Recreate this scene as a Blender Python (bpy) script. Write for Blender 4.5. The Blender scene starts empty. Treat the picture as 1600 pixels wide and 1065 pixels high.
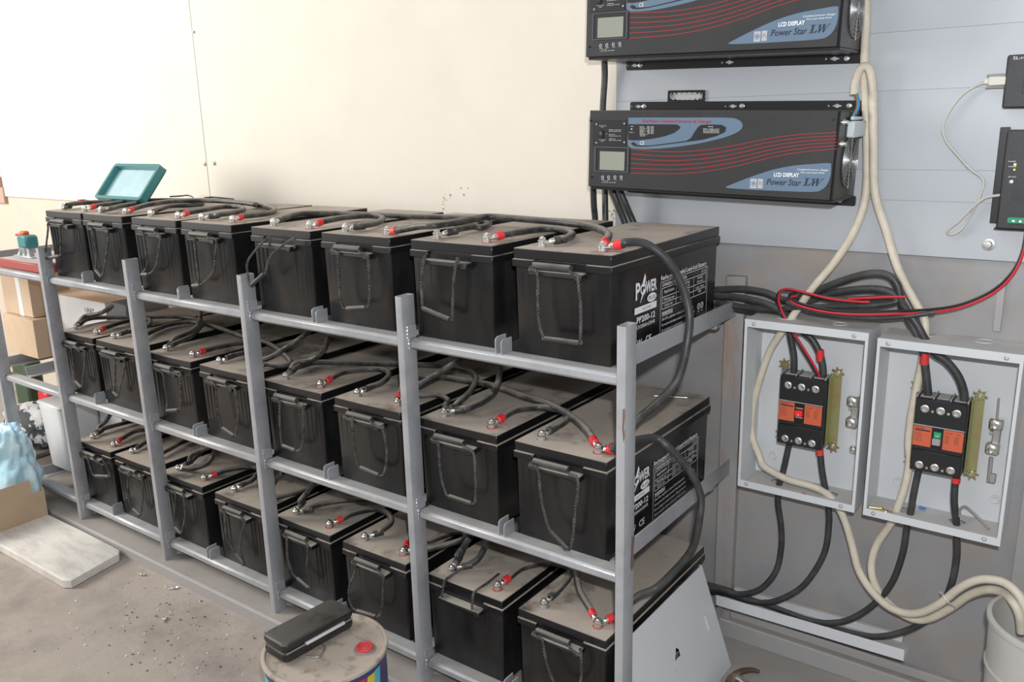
import bpy, bmesh, math, random
from mathutils import Vector, Matrix
from math import sin, cos, pi, radians
random.seed(7)
SC = bpy.context.scene
COL = SC.collection
# ---------------------------------------------------------------- camera
RM = Matrix(((0.80267, -0.12691, 0.58277), (0.59587, 0.21183, -0.77461), (-0.02515, 0.96903, 0.24573)))
A_, B_, C_ = 0.6389, 1.3216, -0.0244
RM = (Matrix.Rotation(A_, 3, 'Z') @ Matrix.Rotation(B_, 3, 'X') @ Matrix.Rotation(C_, 3, 'Z'))
CAM = Vector((0.5630, -1.4210, 0.2496)); FPX = 1330.7
cd = bpy.data.cameras.new('camera'); cam = bpy.data.objects.new('camera', cd); COL.objects.link(cam)
cd.sensor_width = 36; cd.lens = 36 * FPX / 1600; cd.clip_start = 0.02
cam.matrix_world = Matrix.Translation(CAM) @ RM.to_4x4()
SC.camera = cam
# ---------------------------------------------------------------- light
w = bpy.data.worlds.new('world'); SC.world = w; w.use_nodes = True
bg = w.node_tree.nodes['Background']; bg.inputs[0].default_value = (0.93, 0.96, 1.0, 1); bg.inputs[1].default_value = 0.42
def area(name, loc, tgt, sx, sy, power, col):
    l = bpy.data.lights.new(name, 'AREA'); l.shape = 'RECTANGLE'; l.size = sx; l.size_y = sy; l.energy = power; l.color = col
    o = bpy.data.objects.new(name, l); COL.objects.link(o); o.location = loc
    o.rotation_euler = (Vector(tgt) - Vector(loc)).to_track_quat('-Z', 'Y').to_euler(); return o
area('doorway_daylight', (-4.6, -1.9, 1.0), (-2.6, 0.5, 0.1), 1.6, 2.0, 150, (1.0, 0.955, 0.89))
area('overhead_fill', (-1.2, -1.6, 2.3), (-0.9, 0.2, -0.3), 1.8, 1.2, 22, (1.0, 0.98, 0.95))  # added overhead fill that lifts the front faces, no ceiling opening known
area('camera_flash', (0.60, -1.40, 0.40), (0.1, 0.4, -0.15), 0.05, 0.035, 27, (0.96, 0.98, 1.0))
SC.view_settings.view_transform = 'Standard'; SC.view_settings.look = 'None'
SC.view_settings.exposure = 0.0; SC.view_settings.gamma = 1.0; SC.view_settings.use_curve_mapping = False

# ---------------------------------------------------------------- measured rays: a photo point and a known plane give a real point
def ray(px, py): return RM @ Vector(((px - 800) / FPX, -(py - 532.5) / FPX, -1.0))
def AY(px, py, y): d = ray(px, py); return CAM + d * ((y - CAM.y) / d.y)
def AX(px, py, x): d = ray(px, py); return CAM + d * ((x - CAM.x) / d.x)
def AZ(px, py, z): d = ray(px, py); return CAM + d * ((z - CAM.z) / d.z)

# ---------------------------------------------------------------- materials
def nd(nt, t, **k):
    n = nt.nodes.new(t)
    for a, b in k.items(): setattr(n, a, b)
    return n
DUST = (0.36, 0.31, 0.255)
def M(name, col, rough=0.5, metal=0.0, top=0.0, over=0.0, col2=None, c2lo=0.45, c2hi=0.65, scale=6, bump=0.0, bscale=60, dcol=DUST, stretch=None, rvar=0.0, emit=None, trans=0.0, spec=0.5):
    m = bpy.data.materials.new(name); m.use_nodes = True; nt = m.node_tree; L = nt.links
    b = nt.nodes['Principled BSDF']; b.inputs['Roughness'].default_value = rough; b.inputs['Metallic'].default_value = metal
    b.inputs['Specular IOR Level'].default_value = spec
    if trans: b.inputs['Transmission Weight'].default_value = trans
    tc = nd(nt, 'ShaderNodeTexCoord'); oi = nd(nt, 'ShaderNodeObjectInfo')
    mul = nd(nt, 'ShaderNodeVectorMath', operation='MULTIPLY_ADD'); L.new(oi.outputs['Random'], mul.inputs[0]); mul.inputs[1].default_value = (7, 11, 5)
    L.new(tc.outputs['Object'], mul.inputs[2]); vec = mul.outputs[0]
    if stretch:
        st = nd(nt, 'ShaderNodeVectorMath', operation='MULTIPLY'); L.new(vec, st.inputs[0]); st.inputs[1].default_value = stretch; vec2 = st.outputs[0]
    else: vec2 = vec
    cur = None
    def mix(fac, a, bb):
        n = nd(nt, 'ShaderNodeMix', data_type='RGBA')
        if hasattr(fac, 'links'): L.new(fac, n.inputs[0])
        else: n.inputs[0].default_value = fac
        for v, i in ((a, 6), (bb, 7)):
            if hasattr(v, 'links'): L.new(v, n.inputs[i])
            else: n.inputs[i].default_value = (*v, 1)
        return n.outputs[2]
    def noise(sc, lo, hi, v=None, det=5):
        n = nd(nt, 'ShaderNodeTexNoise'); n.inputs['Scale'].default_value = sc; n.inputs['Detail'].default_value = det; n.inputs['Roughness'].default_value = 0.62
        L.new(v or vec, n.inputs['Vector'])
        r = nd(nt, 'ShaderNodeMapRange'); r.inputs[1].default_value = lo; r.inputs[2].default_value = hi; L.new(n.outputs[0], r.inputs[0]); return r.outputs[0]
    cur = col
    if col2: cur = mix(noise(scale, c2lo, c2hi, vec2), cur, col2)
    dfac = None
    if over:
        f = noise(scale * 1.3 + 3, 0.42, 0.72, vec2); k = nd(nt, 'ShaderNodeMath', operation='MULTIPLY'); L.new(f, k.inputs[0]); k.inputs[1].default_value = over
        cur = mix(k.outputs[0], cur, dcol); dfac = k.outputs[0]
    if top:
        g = nd(nt, 'ShaderNodeNewGeometry'); s = nd(nt, 'ShaderNodeSeparateXYZ'); L.new(g.outputs['Normal'], s.inputs[0])
        r = nd(nt, 'ShaderNodeMapRange'); r.inputs[1].default_value = 0.45; r.inputs[2].default_value = 0.95; L.new(s.outputs[2], r.inputs[0])
        f = noise(9, 0.22, 0.46); k = nd(nt, 'ShaderNodeMath', operation='MULTIPLY'); L.new(r.outputs[0], k.inputs[0]); L.new(f, k.inputs[1])
        k2 = nd(nt, 'ShaderNodeMath', operation='MULTIPLY'); L.new(k.outputs[0], k2.inputs[0]); k2.inputs[1].default_value = top
        dvar = mix(noise(3.5, 0.35, 0.65), dcol, tuple(c * 0.78 for c in dcol))
        cur = mix(k2.outputs[0], cur, dvar); dfac = k2.outputs[0]
    if hasattr(cur, 'links'): L.new(cur, b.inputs['Base Color'])
    else: b.inputs['Base Color'].default_value = (*cur, 1)
    if dfac is not None:
        r = nd(nt, 'ShaderNodeMapRange'); r.inputs[3].default_value = rough; r.inputs[4].default_value = 0.92; L.new(dfac, r.inputs[0]); L.new(r.outputs[0], b.inputs['Roughness'])
        if metal:
            r = nd(nt, 'ShaderNodeMapRange'); r.inputs[3].default_value = metal; r.inputs[4].default_value = 0; L.new(dfac, r.inputs[0]); L.new(r.outputs[0], b.inputs['Metallic'])
    if bump:
        n = nd(nt, 'ShaderNodeTexNoise'); n.inputs['Scale'].default_value = bscale; n.inputs['Detail'].default_value = 4; L.new(vec2, n.inputs['Vector'])
        bp = nd(nt, 'ShaderNodeBump'); bp.inputs['Strength'].default_value = bump; bp.inputs['Distance'].default_value = 0.002; L.new(n.outputs[0], bp.inputs['Height']); L.new(bp.outputs[0], b.inputs['Normal'])
    if emit: b.inputs['Emission Color'].default_value = (*emit[0], 1); b.inputs['Emission Strength'].default_value = emit[1]
    return m
m_case = M('battery_plastic', (0.008, 0.008, 0.009), 0.27, over=0.10, dcol=(0.2, 0.17, 0.14), scale=5, stretch=(1, 1, 0.35), bump=0.15, bscale=14)
m_lid = M('battery_lid_plastic', (0.009, 0.009, 0.010), 0.33, top=0.985, dcol=(0.475, 0.41, 0.345))
m_brk = M('battery_bracket_plastic', (0.012, 0.012, 0.013), 0.4, top=0.9, over=0.05, dcol=(0.42, 0.38, 0.33))
m_grip = M('grip_rubber', (0.025, 0.025, 0.025), 0.5, top=0.7, over=0.2, dcol=(0.34, 0.31, 0.27))
m_rope = M('black_rope', (0.035, 0.034, 0.033), 0.6, over=0.5, scale=20, dcol=(0.22, 0.2, 0.18))
m_metal = M('zinc_steel', (0.78, 0.77, 0.74), 0.24, 1.0, over=0.25, scale=30)
m_brass = M('brass_zinc', (0.72, 0.56, 0.22), 0.3, 1.0)
m_yzinc = M('yellow_zinc', (0.50, 0.50, 0.26), 0.34, 0.85, col2=(0.52, 0.36, 0.2), scale=14)
m_lead = M('lead_grey', (0.42, 0.41, 0.39), 0.5, 0.6, over=0.4, scale=40)
m_cable = M('cable_rubber', (0.022, 0.022, 0.023), 0.42, top=0.85, over=0.3, scale=18, dcol=(0.36, 0.325, 0.28), bump=0.3, bscale=35)
m_cabler = M('cable_rubber_clean', (0.03, 0.031, 0.033), 0.45, top=0.3, over=0.25, scale=14, dcol=(0.2, 0.19, 0.175))
m_red = M('red_sleeve', (0.72, 0.025, 0.03), 0.38, over=0.15)
m_redd = M('dusty_red_ring', (0.45, 0.06, 0.05), 0.6, over=0.5)
m_redw = M('red_wire', (0.55, 0.02, 0.035), 0.35)
m_blkw = M('black_wire', (0.015, 0.015, 0.018), 0.35)
m_white_cable = M('cream_cable', (0.66, 0.60, 0.49), 0.5, over=0.35, scale=22, dcol=(0.40, 0.31, 0.22), bump=0.2, bscale=40)
m_rack = M('silver_paint', (0.43, 0.44, 0.465), 0.38, 0.3, col2=(0.34, 0.35, 0.37), top=0.45, over=0.15, scale=9, bump=0.25, bscale=90, dcol=(0.42, 0.39, 0.35))
m_weld = M('weld_bead', (0.55, 0.57, 0.60), 0.3, 0.7, bump=0.5, bscale=200)
m_rust = M('rust', (0.15, 0.10, 0.08), 0.8)
m_cream = M('cream_board', (0.74, 0.69, 0.60), 0.6, col2=(0.765, 0.715, 0.625), scale=2.2, over=0.05, bump=0.08, bscale=10)
m_sheet = M('grey_steel_sheet', (0.445, 0.47, 0.50), 0.42, 0.1, col2=(0.415, 0.44, 0.475), scale=2.5, over=0.06, bump=0.12, bscale=9)
m_floor = M('dusty_concrete', (0.41, 0.355, 0.31), 0.85, col2=(0.29, 0.25, 0.22), c2lo=0.42, c2hi=0.66, scale=5, over=0.4, bump=0.6, bscale=70, dcol=(0.45, 0.39, 0.33))
m_kerb = M('grey_painted_kerb', (0.36, 0.35, 0.345), 0.6, top=0.8, over=0.2, scale=4, bump=0.3, bscale=50, dcol=(0.37, 0.335, 0.30))
m_enc = M('light_grey_powder_coat', (0.63, 0.645, 0.665), 0.38, top=0.6, over=0.05, dcol=(0.42, 0.38, 0.33))
m_inv = M('inverter_black_paint', (0.021, 0.022, 0.024), 0.5, top=0.35, over=0.02, bump=0.15, bscale=300)
m_blk = M('matte_black', (0.016, 0.016, 0.018), 0.4)
m_flange = M('black_steel', (0.012, 0.012, 0.013), 0.35)
m_blue = M('slate_blue_print', (0.115, 0.175, 0.25), 0.45)
m_lcd = M('lcd_grey_green', (0.29, 0.31, 0.26), 0.25)
m_clear = M('clear_plastic_frame', (0.11, 0.11, 0.12), 0.12)
m_wp = M('white_print', (0.78, 0.78, 0.80), 0.5)
m_gp = M('pale_print', (0.42, 0.43, 0.45), 0.5)
m_rp = M('red_print', (0.36, 0.018, 0.02), 0.5)
m_dp = M('dark_print', (0.02, 0.022, 0.04), 0.5)
m_redc = M('red_terminal_cover', (0.80, 0.02, 0.03), 0.35)
m_orange = M('orange_label', (0.58, 0.115, 0.05), 0.5)
m_bgb = M('breaker_grey_black', (0.07, 0.075, 0.072), 0.35)
m_greensw = M('green_toggle', (0.02, 0.35, 0.13), 0.4)
m_redsw = M('red_toggle', (0.95, 0.03, 0.02), 0.4)
m_grey = M('grey_plastic', (0.32, 0.31, 0.30), 0.5)
m_tb = M('white_terminal_plastic', (0.62, 0.68, 0.69), 0.4)
m_grn = M('green_wire', (0.08, 0.42, 0.06), 0.35); m_blw = M('blue_wire', (0.05, 0.2, 0.6), 0.35); m_brw = M('brown_wire', (0.22, 0.09, 0.05), 0.4)
m_card = M('cardboard', (0.56, 0.42, 0.29), 0.8, col2=(0.50, 0.37, 0.25), scale=5)
m_whitep = M('white_plastic', (0.74, 0.74, 0.75), 0.4, col2=(0.68, 0.68, 0.68), scale=4)
m_styro = M('dirty_polystyrene', (0.78, 0.75, 0.70), 0.85, over=0.45, scale=5, stretch=(1, 3, 1), dcol=(0.36, 0.28, 0.2), bump=0.5, bscale=120)
m_teal = M('teal_plastic', (0.05, 0.225, 0.235), 0.35, top=0.3)
m_tealin = M('pale_teal_inside', (0.42, 0.60, 0.64), 0.45, col2=(0.5, 0.68, 0.72), scale=9)
m_bag = M('pale_blue_film', (0.48, 0.76, 0.90), 0.22, col2=(0.68, 0.87, 0.95), scale=9, bump=0.8, bscale=22)
m_maroon = M('dark_red_box', (0.33, 0.055, 0.045), 0.5)
m_greytop = M('grey_pink_card', (0.48, 0.42, 0.42), 0.6)
m_drum = M('drum_blue_enamel', (0.045, 0.045, 0.19), 0.3, over=0.12)
m_drumtop = M('dusty_drum_top', (0.47, 0.40, 0.33), 0.75, col2=(0.20, 0.17, 0.14), c2lo=0.52, c2hi=0.72, scale=22, bump=0.3, bscale=60)
m_leather = M('black_leatherette', (0.022, 0.021, 0.021), 0.33, top=0.5, over=0.03, bump=0.9, bscale=22, dcol=(0.16, 0.145, 0.125))
m_yel = M('yellow_print', (0.75, 0.62, 0.05), 0.4); m_cyan = M('cyan_print', (0.1, 0.55, 0.7), 0.4)
m_orangep = M('orange_plastic', (0.85, 0.16, 0.03), 0.4)
m_bucket = M('grimy_white_plastic', (0.50, 0.49, 0.46), 0.5, over=0.3, scale=3)
m_wood = M('dark_wood', (0.11, 0.075, 0.05), 0.7)

# ---------------------------------------------------------------- mesh tools
def catmull(pts, n=8):
    P = [Vector(p) for p in pts]
    if len(P) < 3: return P
    P = [P[0] * 2 - P[1]] + P + [P[-1] * 2 - P[-2]]
    out = []
    for i in range(1, len(P) - 2):
        a, b, c, d = P[i-1:i+3]
        for k in range(n):
            t = k / n
            out.append(0.5 * ((2*b) + (c - a) * t + (2*a - 5*b + 4*c - d) * t*t + (3*b - a - 3*c + d) * t*t*t))
    out.append(P[-2]); return out
class MB:
    def __init__(s): s.v = []; s.f = []; s.m = []; s.flat = False
    def add(s, V, F, mi=0):
        o = len(s.v); s.v += [Vector(p) for p in V]; s.f += [[i + o for i in f] for f in F]; s.m += [mi] * len(F); return s
    def box(s, x0, y0, z0, x1, y1, z1, b=0.0, mi=0, mat=None):
        x0, x1 = sorted((x0, x1)); y0, y1 = sorted((y0, y1)); z0, z1 = sorted((z0, z1))
        lo = (x0, y0, z0); hi = (x1, y1, z1); V = []; F = []; idx = {}
        if b <= 0:
            V = [(x, y, z) for x in (x0, x1) for y in (y0, y1) for z in (z0, z1)]
            F = [(0, 1, 3, 2), (4, 6, 7, 5), (0, 4, 5, 1), (2, 3, 7, 6), (0, 2, 6, 4), (1, 5, 7, 3)]
        else:
            b = min(b, (x1-x0)*.49, (y1-y0)*.49, (z1-z0)*.49)
            for c in [(i, j, k) for i in (0, 1) for j in (0, 1) for k in (0, 1)]:
                for a in range(3):
                    p = [(hi[q] if c[q] else lo[q]) + (0 if q == a else (-b if c[q] else b)) for q in range(3)]
                    idx[(c, a)] = len(V); V.append(p)
            for a in range(3):
                u, v = [q for q in range(3) if q != a]
                for sgn in (0, 1):
                    f = []
                    for cu, cv in ((0, 0), (1, 0), (1, 1), (0, 1)):
                        c = [0, 0, 0]; c[a] = sgn; c[u] = cu; c[v] = cv; f.append(idx[(tuple(c), a)])
                    F.append(f)
                for cu in (0, 1):
                    for cv in (0, 1):
                        c0 = [0, 0, 0]; c1 = [0, 0, 0]; c1[a] = 1
                        for c in (c0, c1): c[u] = cu; c[v] = cv
                        c0 = tuple(c0); c1 = tuple(c1); F.append([idx[(c0, u)], idx[(c1, u)], idx[(c1, v)], idx[(c0, v)]])
            for c in [(i, j, k) for i in (0, 1) for j in (0, 1) for k in (0, 1)]: F.append([idx[(c, a)] for a in range(3)])
        if mat is not None: V = [mat @ Vector(p) for p in V]
        return s.add(V, F, mi)
    def cyl(s, p0, p1, r0, r1=None, seg=16, mi=0, rot=0.0):
        r1 = r0 if r1 is None else r1; p0 = Vector(p0); p1 = Vector(p1); d = (p1 - p0).normalized(); q = d.to_track_quat('Z', 'Y').to_matrix()
        V = []
        for p, r in ((p0, r0), (p1, r1)):
            for i in range(seg):
                a = 2*pi*i/seg + rot; V.append(p + q @ Vector((r*cos(a), r*sin(a), 0)))
        F = [[i, (i+1) % seg, seg + (i+1) % seg, seg + i] for i in range(seg)] + [list(range(seg))[::-1], list(range(seg, 2*seg))]
        return s.add(V, F, mi)
    def lathe(s, prof, c, seg=32, mi=0, ax='Z', caps=True):
        V = []; n = len(prof)
        for r, h in prof:
            for i in range(seg):
                a = 2*pi*i/seg; x, y = r*cos(a), r*sin(a)
                V.append(Vector(c) + (Vector((x, y, h)) if ax == 'Z' else Vector((x, -h, y)) if ax == 'Y' else Vector((h, x, y))))
        F = [[j*seg+i, j*seg+(i+1) % seg, (j+1)*seg+(i+1) % seg, (j+1)*seg+i] for j in range(n-1) for i in range(seg)]
        if caps: F += [list(range(seg))[::-1], list(range((n-1)*seg, n*seg))]
        return s.add(V, F, mi)
    def frames(s, P):
        T = [(P[min(i+1, len(P)-1)] - P[max(i-1, 0)]).normalized() for i in range(len(P))]
        n = T[0].orthogonal().normalized(); N = []
        for t in T:
            n = (n - t * n.dot(t))
            n = n.normalized() if n.length > 1e-6 else t.orthogonal().normalized()
            N.append(n)
        return T, N
    def tube(s, pts, r, seg=10, mi=0, n=8, smooth=True):
        P = catmull(pts, n) if smooth else [Vector(p) for p in pts]
        T, N = s.frames(P); V = []; R = r if callable(r) else (lambda u: r)
        for i, p in enumerate(P):
            b = T[i].cross(N[i]); rr = R(i / (len(P) - 1))
            for k in range(seg):
                a = 2*pi*k/seg; V.append(p + (N[i]*cos(a) + b*sin(a)) * rr)
        m = len(P)
        F = [[j*seg+i, j*seg+(i+1) % seg, (j+1)*seg+(i+1) % seg, (j+1)*seg+i] for j in range(m-1) for i in range(seg)]
        F += [list(range(seg))[::-1], list(range((m-1)*seg, m*seg))]
        return s.add(V, F, mi)
    def rope(s, pts, r=0.0021, pitch=0.016):
        P = catmull(pts, 12); Q = [P[0]]; L = 0
        T, N = s.frames(P); cum = [0]
        for a, b in zip(P, P[1:]): cum.append(cum[-1] + (b - a).length)
        tot = cum[-1]; steps = int(tot / 0.0022) + 2
        for ph in (0, pi):
            S = []; j = 0
            for k in range(steps):
                d = tot * k / (steps - 1)
                while j < len(cum) - 2 and cum[j+1] < d: j += 1
                u = (d - cum[j]) / max(1e-9, cum[j+1] - cum[j]); u = min(1, max(0, u))
                p = P[j].lerp(P[j+1], u); n = N[j].lerp(N[j+1], u).normalized(); t = T[j].lerp(T[j+1], u).normalized(); b = t.cross(n); a = 2*pi*d/pitch + ph
                S.append(p + (n*cos(a) + b*sin(a)) * r * 0.8)
            s.tube(S, r, 5, smooth=False)
        return s
    def plate(s, loops, frame, th=0.0, mi=0):
        """2-D loops (first outer, rest holes), frame = (origin, u, v): a flat shape with real holes"""
        c = bpy.data.curves.new('t', 'CURVE'); c.dimensions = '2D'; c.fill_mode = 'BOTH'; c.extrude = th / 2
        for lp in loops:
            sp = c.splines.new('POLY'); sp.points.add(len(lp) - 1); sp.use_cyclic_u = True
            for i, p in enumerate(lp): sp.points[i].co = (p[0], p[1], 0, 1)
        s._curve(c, frame, mi, th / 2); return s
    def _curve(s, c, frame, mi, off=0.0):
        o = bpy.data.objects.new('t', c); me = bpy.data.meshes.new_from_object(o)
        O, u, v = frame; u = Vector(u); v = Vector(v); n = u.cross(v).normalized()
        s.add([Vector(O) + u * p.co.x + v * p.co.y + n * (p.co.z + off) for p in me.vertices], [list(p.vertices) for p in me.polygons], mi)
        bpy.data.objects.remove(o); bpy.data.meshes.remove(me); bpy.data.curves.remove(c)
    def text(s, txt, p0, p1, h, v, mi=0, shear=0.0, bold=0.0, fit=True):
        """text on the line p0-p1, h = cap height in metres along unit v"""
        c = bpy.data.curves.new('t', 'FONT'); c.body = txt; c.resolution_u = 2; c.shear = shear; c.offset = bold; c.size = 1.0
        o = bpy.data.objects.new('t', c); me = bpy.data.meshes.new_from_object(o)
        xs = [q.co.x for q in me.vertices]
        if xs:
            x0, x1 = min(xs), max(xs); p0 = Vector(p0); p1 = Vector(p1); u = (p1 - p0) / (x1 - x0); k = h / 0.70; v = Vector(v)
            s.add([p0 + u * (q.co.x - x0) + v * (q.co.y * k) for q in me.vertices], [list(p.vertices) for p in me.polygons], mi)
        bpy.data.objects.remove(o); bpy.data.meshes.remove(me); bpy.data.curves.remove(c); return s
    def mesh(s, name, mats, smooth=True, ang=38):
        me = bpy.data.meshes.new(name); me.from_pydata([tuple(v) for v in s.v], [], s.f)
        for m in (mats if isinstance(mats, (list, tuple)) else [mats]): me.materials.append(m)
        for p, i in zip(me.polygons, s.m): p.material_index = i
        if not s.flat:
            bm = bmesh.new(); bm.from_mesh(me); bmesh.ops.recalc_face_normals(bm, faces=bm.faces); bm.to_mesh(me); bm.free()
        if smooth:
            me.polygons.foreach_set('use_smooth', [True] * len(me.polygons)); me.set_sharp_from_angle(angle=radians(ang))
        me.update(); return me
    def build(s, name, mats, parent=None, **k): return link(name, s.mesh(name, mats, **k), parent)
def link(name, me, parent=None, loc=None):
    o = bpy.data.objects.new(name, me); COL.objects.link(o)
    if parent: o.parent = parent
    if loc is not None: o.location = loc
    return o
def tag(o, label=None, cat=None, group=None, kind=None):
    if label: o['label'] = label
    if cat: o['category'] = cat
    if group: o['group'] = group
    if kind: o['kind'] = kind
    return o
def thing(name, label, cat, loc=(0, 0, 0), group=None):
    o = bpy.data.objects.new(name, None); COL.objects.link(o); o.location = loc; o.empty_display_size = 0.05
    return tag(o, label, cat, group)
def shift(mb, loc):
    for v in mb.v: v -= Vector(loc)
    return mb
def rr(x0, y0, x1, y1, r, n=4):
    out = []
    for cx, cy, a0 in ((x1-r, y1-r, 0), (x0+r, y1-r, 90), (x0+r, y0+r, 180), (x1-r, y0+r, 270)):
        for i in range(n+1): a = radians(a0 + 90*i/n); out.append((cx + r*cos(a), cy + r*sin(a)))
    return out
def circ(cx, cy, r, n=20): return [(cx + r*cos(2*pi*i/n), cy + r*sin(2*pi*i/n)) for i in range(n)]

FLOOR = -1.178; KTOP = -1.137; WALL = 0.62
# ---------------------------------------------------------------- setting
tag(MB().box(-6.5, -4.5, FLOOR-0.1, 2.2, 0.75, FLOOR).build('floor', m_floor), kind='structure')
tag(MB().box(-6.5, -0.072, FLOOR-0.01, 2.2, 0.68, KTOP, 0.006).build('trim_1', m_kerb), 'grey painted concrete kerb the rack stands on', kind='structure')
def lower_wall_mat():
    m = M('lower_wall_paint_and_light', (0.31, 0.31, 0.32), 0.42, col2=(0.24, 0.235, 0.235), scale=3, over=0.6, dcol=(0.36, 0.285, 0.22), bump=0.4, bscale=16)
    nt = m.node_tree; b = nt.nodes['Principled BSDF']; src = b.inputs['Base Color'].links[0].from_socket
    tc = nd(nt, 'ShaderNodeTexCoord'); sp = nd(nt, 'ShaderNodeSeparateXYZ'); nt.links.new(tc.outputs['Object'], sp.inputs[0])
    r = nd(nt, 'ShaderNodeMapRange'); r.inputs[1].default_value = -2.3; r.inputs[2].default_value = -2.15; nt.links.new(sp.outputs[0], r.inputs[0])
    mx = nd(nt, 'ShaderNodeMix', data_type='RGBA'); nt.links.new(r.outputs[0], mx.inputs[0]); mx.inputs[6].default_value = (0.62, 0.54, 0.45, 1); nt.links.new(src, mx.inputs[7])  # left end: cream paint, with the brighter light there mixed into its colour
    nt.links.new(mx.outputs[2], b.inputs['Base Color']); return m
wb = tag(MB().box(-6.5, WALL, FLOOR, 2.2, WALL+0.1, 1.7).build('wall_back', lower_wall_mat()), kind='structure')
# cream boards (seam at the two screws) and grey sheet courses, both hung in front of the wall
for x0, x1 in ((-6.5, -4.19), (-4.187, -2.412), (-2.409, -0.586)):
    MB().box(x0, WALL-0.010, -0.050, x1, WALL+0.002, 1.7, 0.001).build('panel', m_cream, wb)
zs = [-0.052, 0.067, 0.133, 0.300, 0.42, 0.62, 0.95, 1.7]
for a, b in zip(zs, zs[1:]):
    MB().box(-0.583, WALL-0.013, a+0.0001, 2.2, WALL+0.002, b-0.0001, 0.0003).build('panel', m_sheet, wb)
MB().box(-6.5, WALL-0.018, -0.085, -4.18, WALL, -0.0, 0.002).box(-6.5, WALL-0.03, 0.0, -4.19, WALL, 0.05, 0.002).build('ledge', M('pinkish_brick', (0.5, 0.33, 0.27), 0.8), wb)
# base channel along the wall and the rusty column edge
tag(MB().box(-6.4, 0.585, KTOP-0.001, 2.1, WALL+0.001, -1.085, 0.004).box(-6.4, 0.603, -1.085, 2.1, WALL+0.001, -1.06, 0.003).build('trim_2', m_kerb), 'grey channel along the foot of the wall', kind='structure')
m_col = M('rust_streaked_paint', (0.32, 0.31, 0.31), 0.45, col2=(0.34, 0.20, 0.13), c2lo=0.5, c2hi=0.68, scale=7, stretch=(3, 1, 0.6), over=0.3)
tag(MB().box(-0.262, WALL-0.022, KTOP, -0.212, WALL+0.001, -0.132, 0.002).build('trim_3', m_col), 'rust streaked steel column strip on the wall', kind='structure')
tag(MB().box(0.335, WALL-0.006, -0.205, 0.35, WALL+0.001, -0.09, 0.001).box(0.43, WALL-0.006, KTOP, 0.46, WALL+0.001, -0.45, 0.001).build('trim_4', m_kerb), 'grey steel edge strips on the lower wall', kind='structure')
# screws and drill holes in the boards
def screw_at(px, py, y, label, r=0.006, mat=m_metal):
    p = AY(px, py, y); mb = MB().lathe([(r*1.5, 0), (r*1.5, 0.0012), (r, 0.0016), (r*0.8, 0.005), (r*0.3, 0.0052)], (0, 0, 0), 14, 0, 'Y')
    o = mb.build('wall_screw', mat); o.location = p; return tag(o, label, 'screw', 'screws in the wall panels')
screw_at(320, 256, WALL-0.0105, 'small dark screw in cream board, left of the close pair', 0.006, m_lead)
screw_at(335, 255, WALL-0.0105, 'small dark screw in cream board, right of the close pair', 0.006, m_lead)
screw_at(1544, 382, WALL-0.0135, 'silver screw in grey sheet below the black controllers', 0.0085)
screw_at(303, 50, WALL-0.0105, 'tiny dark screw alone high on the cream board', 0.004, m_lead)
# chipped spots on the cream board near the cables
random.seed(3)
chips = MB(); chips.flat = True
for cx, cy, n, sp in ((697, 308, 9, 9), (690, 320, 5, 7), (958, 335, 9, 7), (725, 300, 3, 10)):
    for i in range(n):
        p = AY(cx + random.uniform(-sp, sp), cy + random.uniform(-sp, sp), WALL-0.0104); r = random.uniform(0.001, 0.004)
        k = random.randint(5, 7); chips.add([p + Vector((r*cos(2*pi*i/k)*random.uniform(.6, 1.4), 0, r*sin(2*pi*i/k)*random.uniform(.5, 1.2))) for i in range(k)], [list(range(k))])
o = chips.build('paint_chip', M('chipped_paint', (0.35, 0.27, 0.19), 0.8), wb, smooth=False); tag(o, kind='stuff')
# grit and scraps on the floor
grit = MB()
for i in range(300):
    if i % 3: q = AZ(random.uniform(190, 430), random.uniform(880, 1060), FLOOR)
    else: q = AZ(random.uniform(30, 470), random.uniform(870, 1100), FLOOR)
    if q.y > -0.08 or (q.x > -2.7 and q.x < -2.05 and q.y > -0.35): continue
    r = random.uniform(0.0008, 0.0032); a = random.uniform(0, 3)
    grit.box(-r, -r*random.uniform(.4, 1), 0, r, r*random.uniform(.4, 1), r*0.8, 0, random.choice((0, 0, 1, 2)), Matrix.Translation(q) @ Matrix.Rotation(a, 4, 'Z'))
tag(grit.build('floor_grit', [M('grit_grey', (0.4, 0.37, 0.34), 0.9), M('grit_pale', (0.75, 0.72, 0.68), 0.8), M('grit_dark', (0.16, 0.13, 0.11), 0.9)], smooth=False), 'scattered grit and chips on the concrete floor', 'grit', kind='stuff')
def anchor(px, py, a, label):
    p = AZ(px, py, FLOOR + 0.004); o = MB().cyl((-0.018, 0, 0), (0.006, 0, 0), 0.0025, seg=8).cyl((0.006, 0, 0), (0.012, 0, 0), 0.0045, seg=6).box(-0.006, -0.006, -0.0035, 0.002, 0.006, 0.004, 0.001).build('wall_anchor', m_metal)
    o.location = p + Vector((0, 0, 0.0005)); o.rotation_euler = (0, 0, a); tag(o, label, 'screw', 'loose anchors on the floor')
anchor(222, 897, 0.3, 'loose metal anchor on the floor nearest the white slab')
anchor(258, 966, 2.4, 'loose metal anchor lying alone out on the floor')
anchor(272, 918, 1.0, 'loose metal anchor on the floor close to the kerb')

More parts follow.
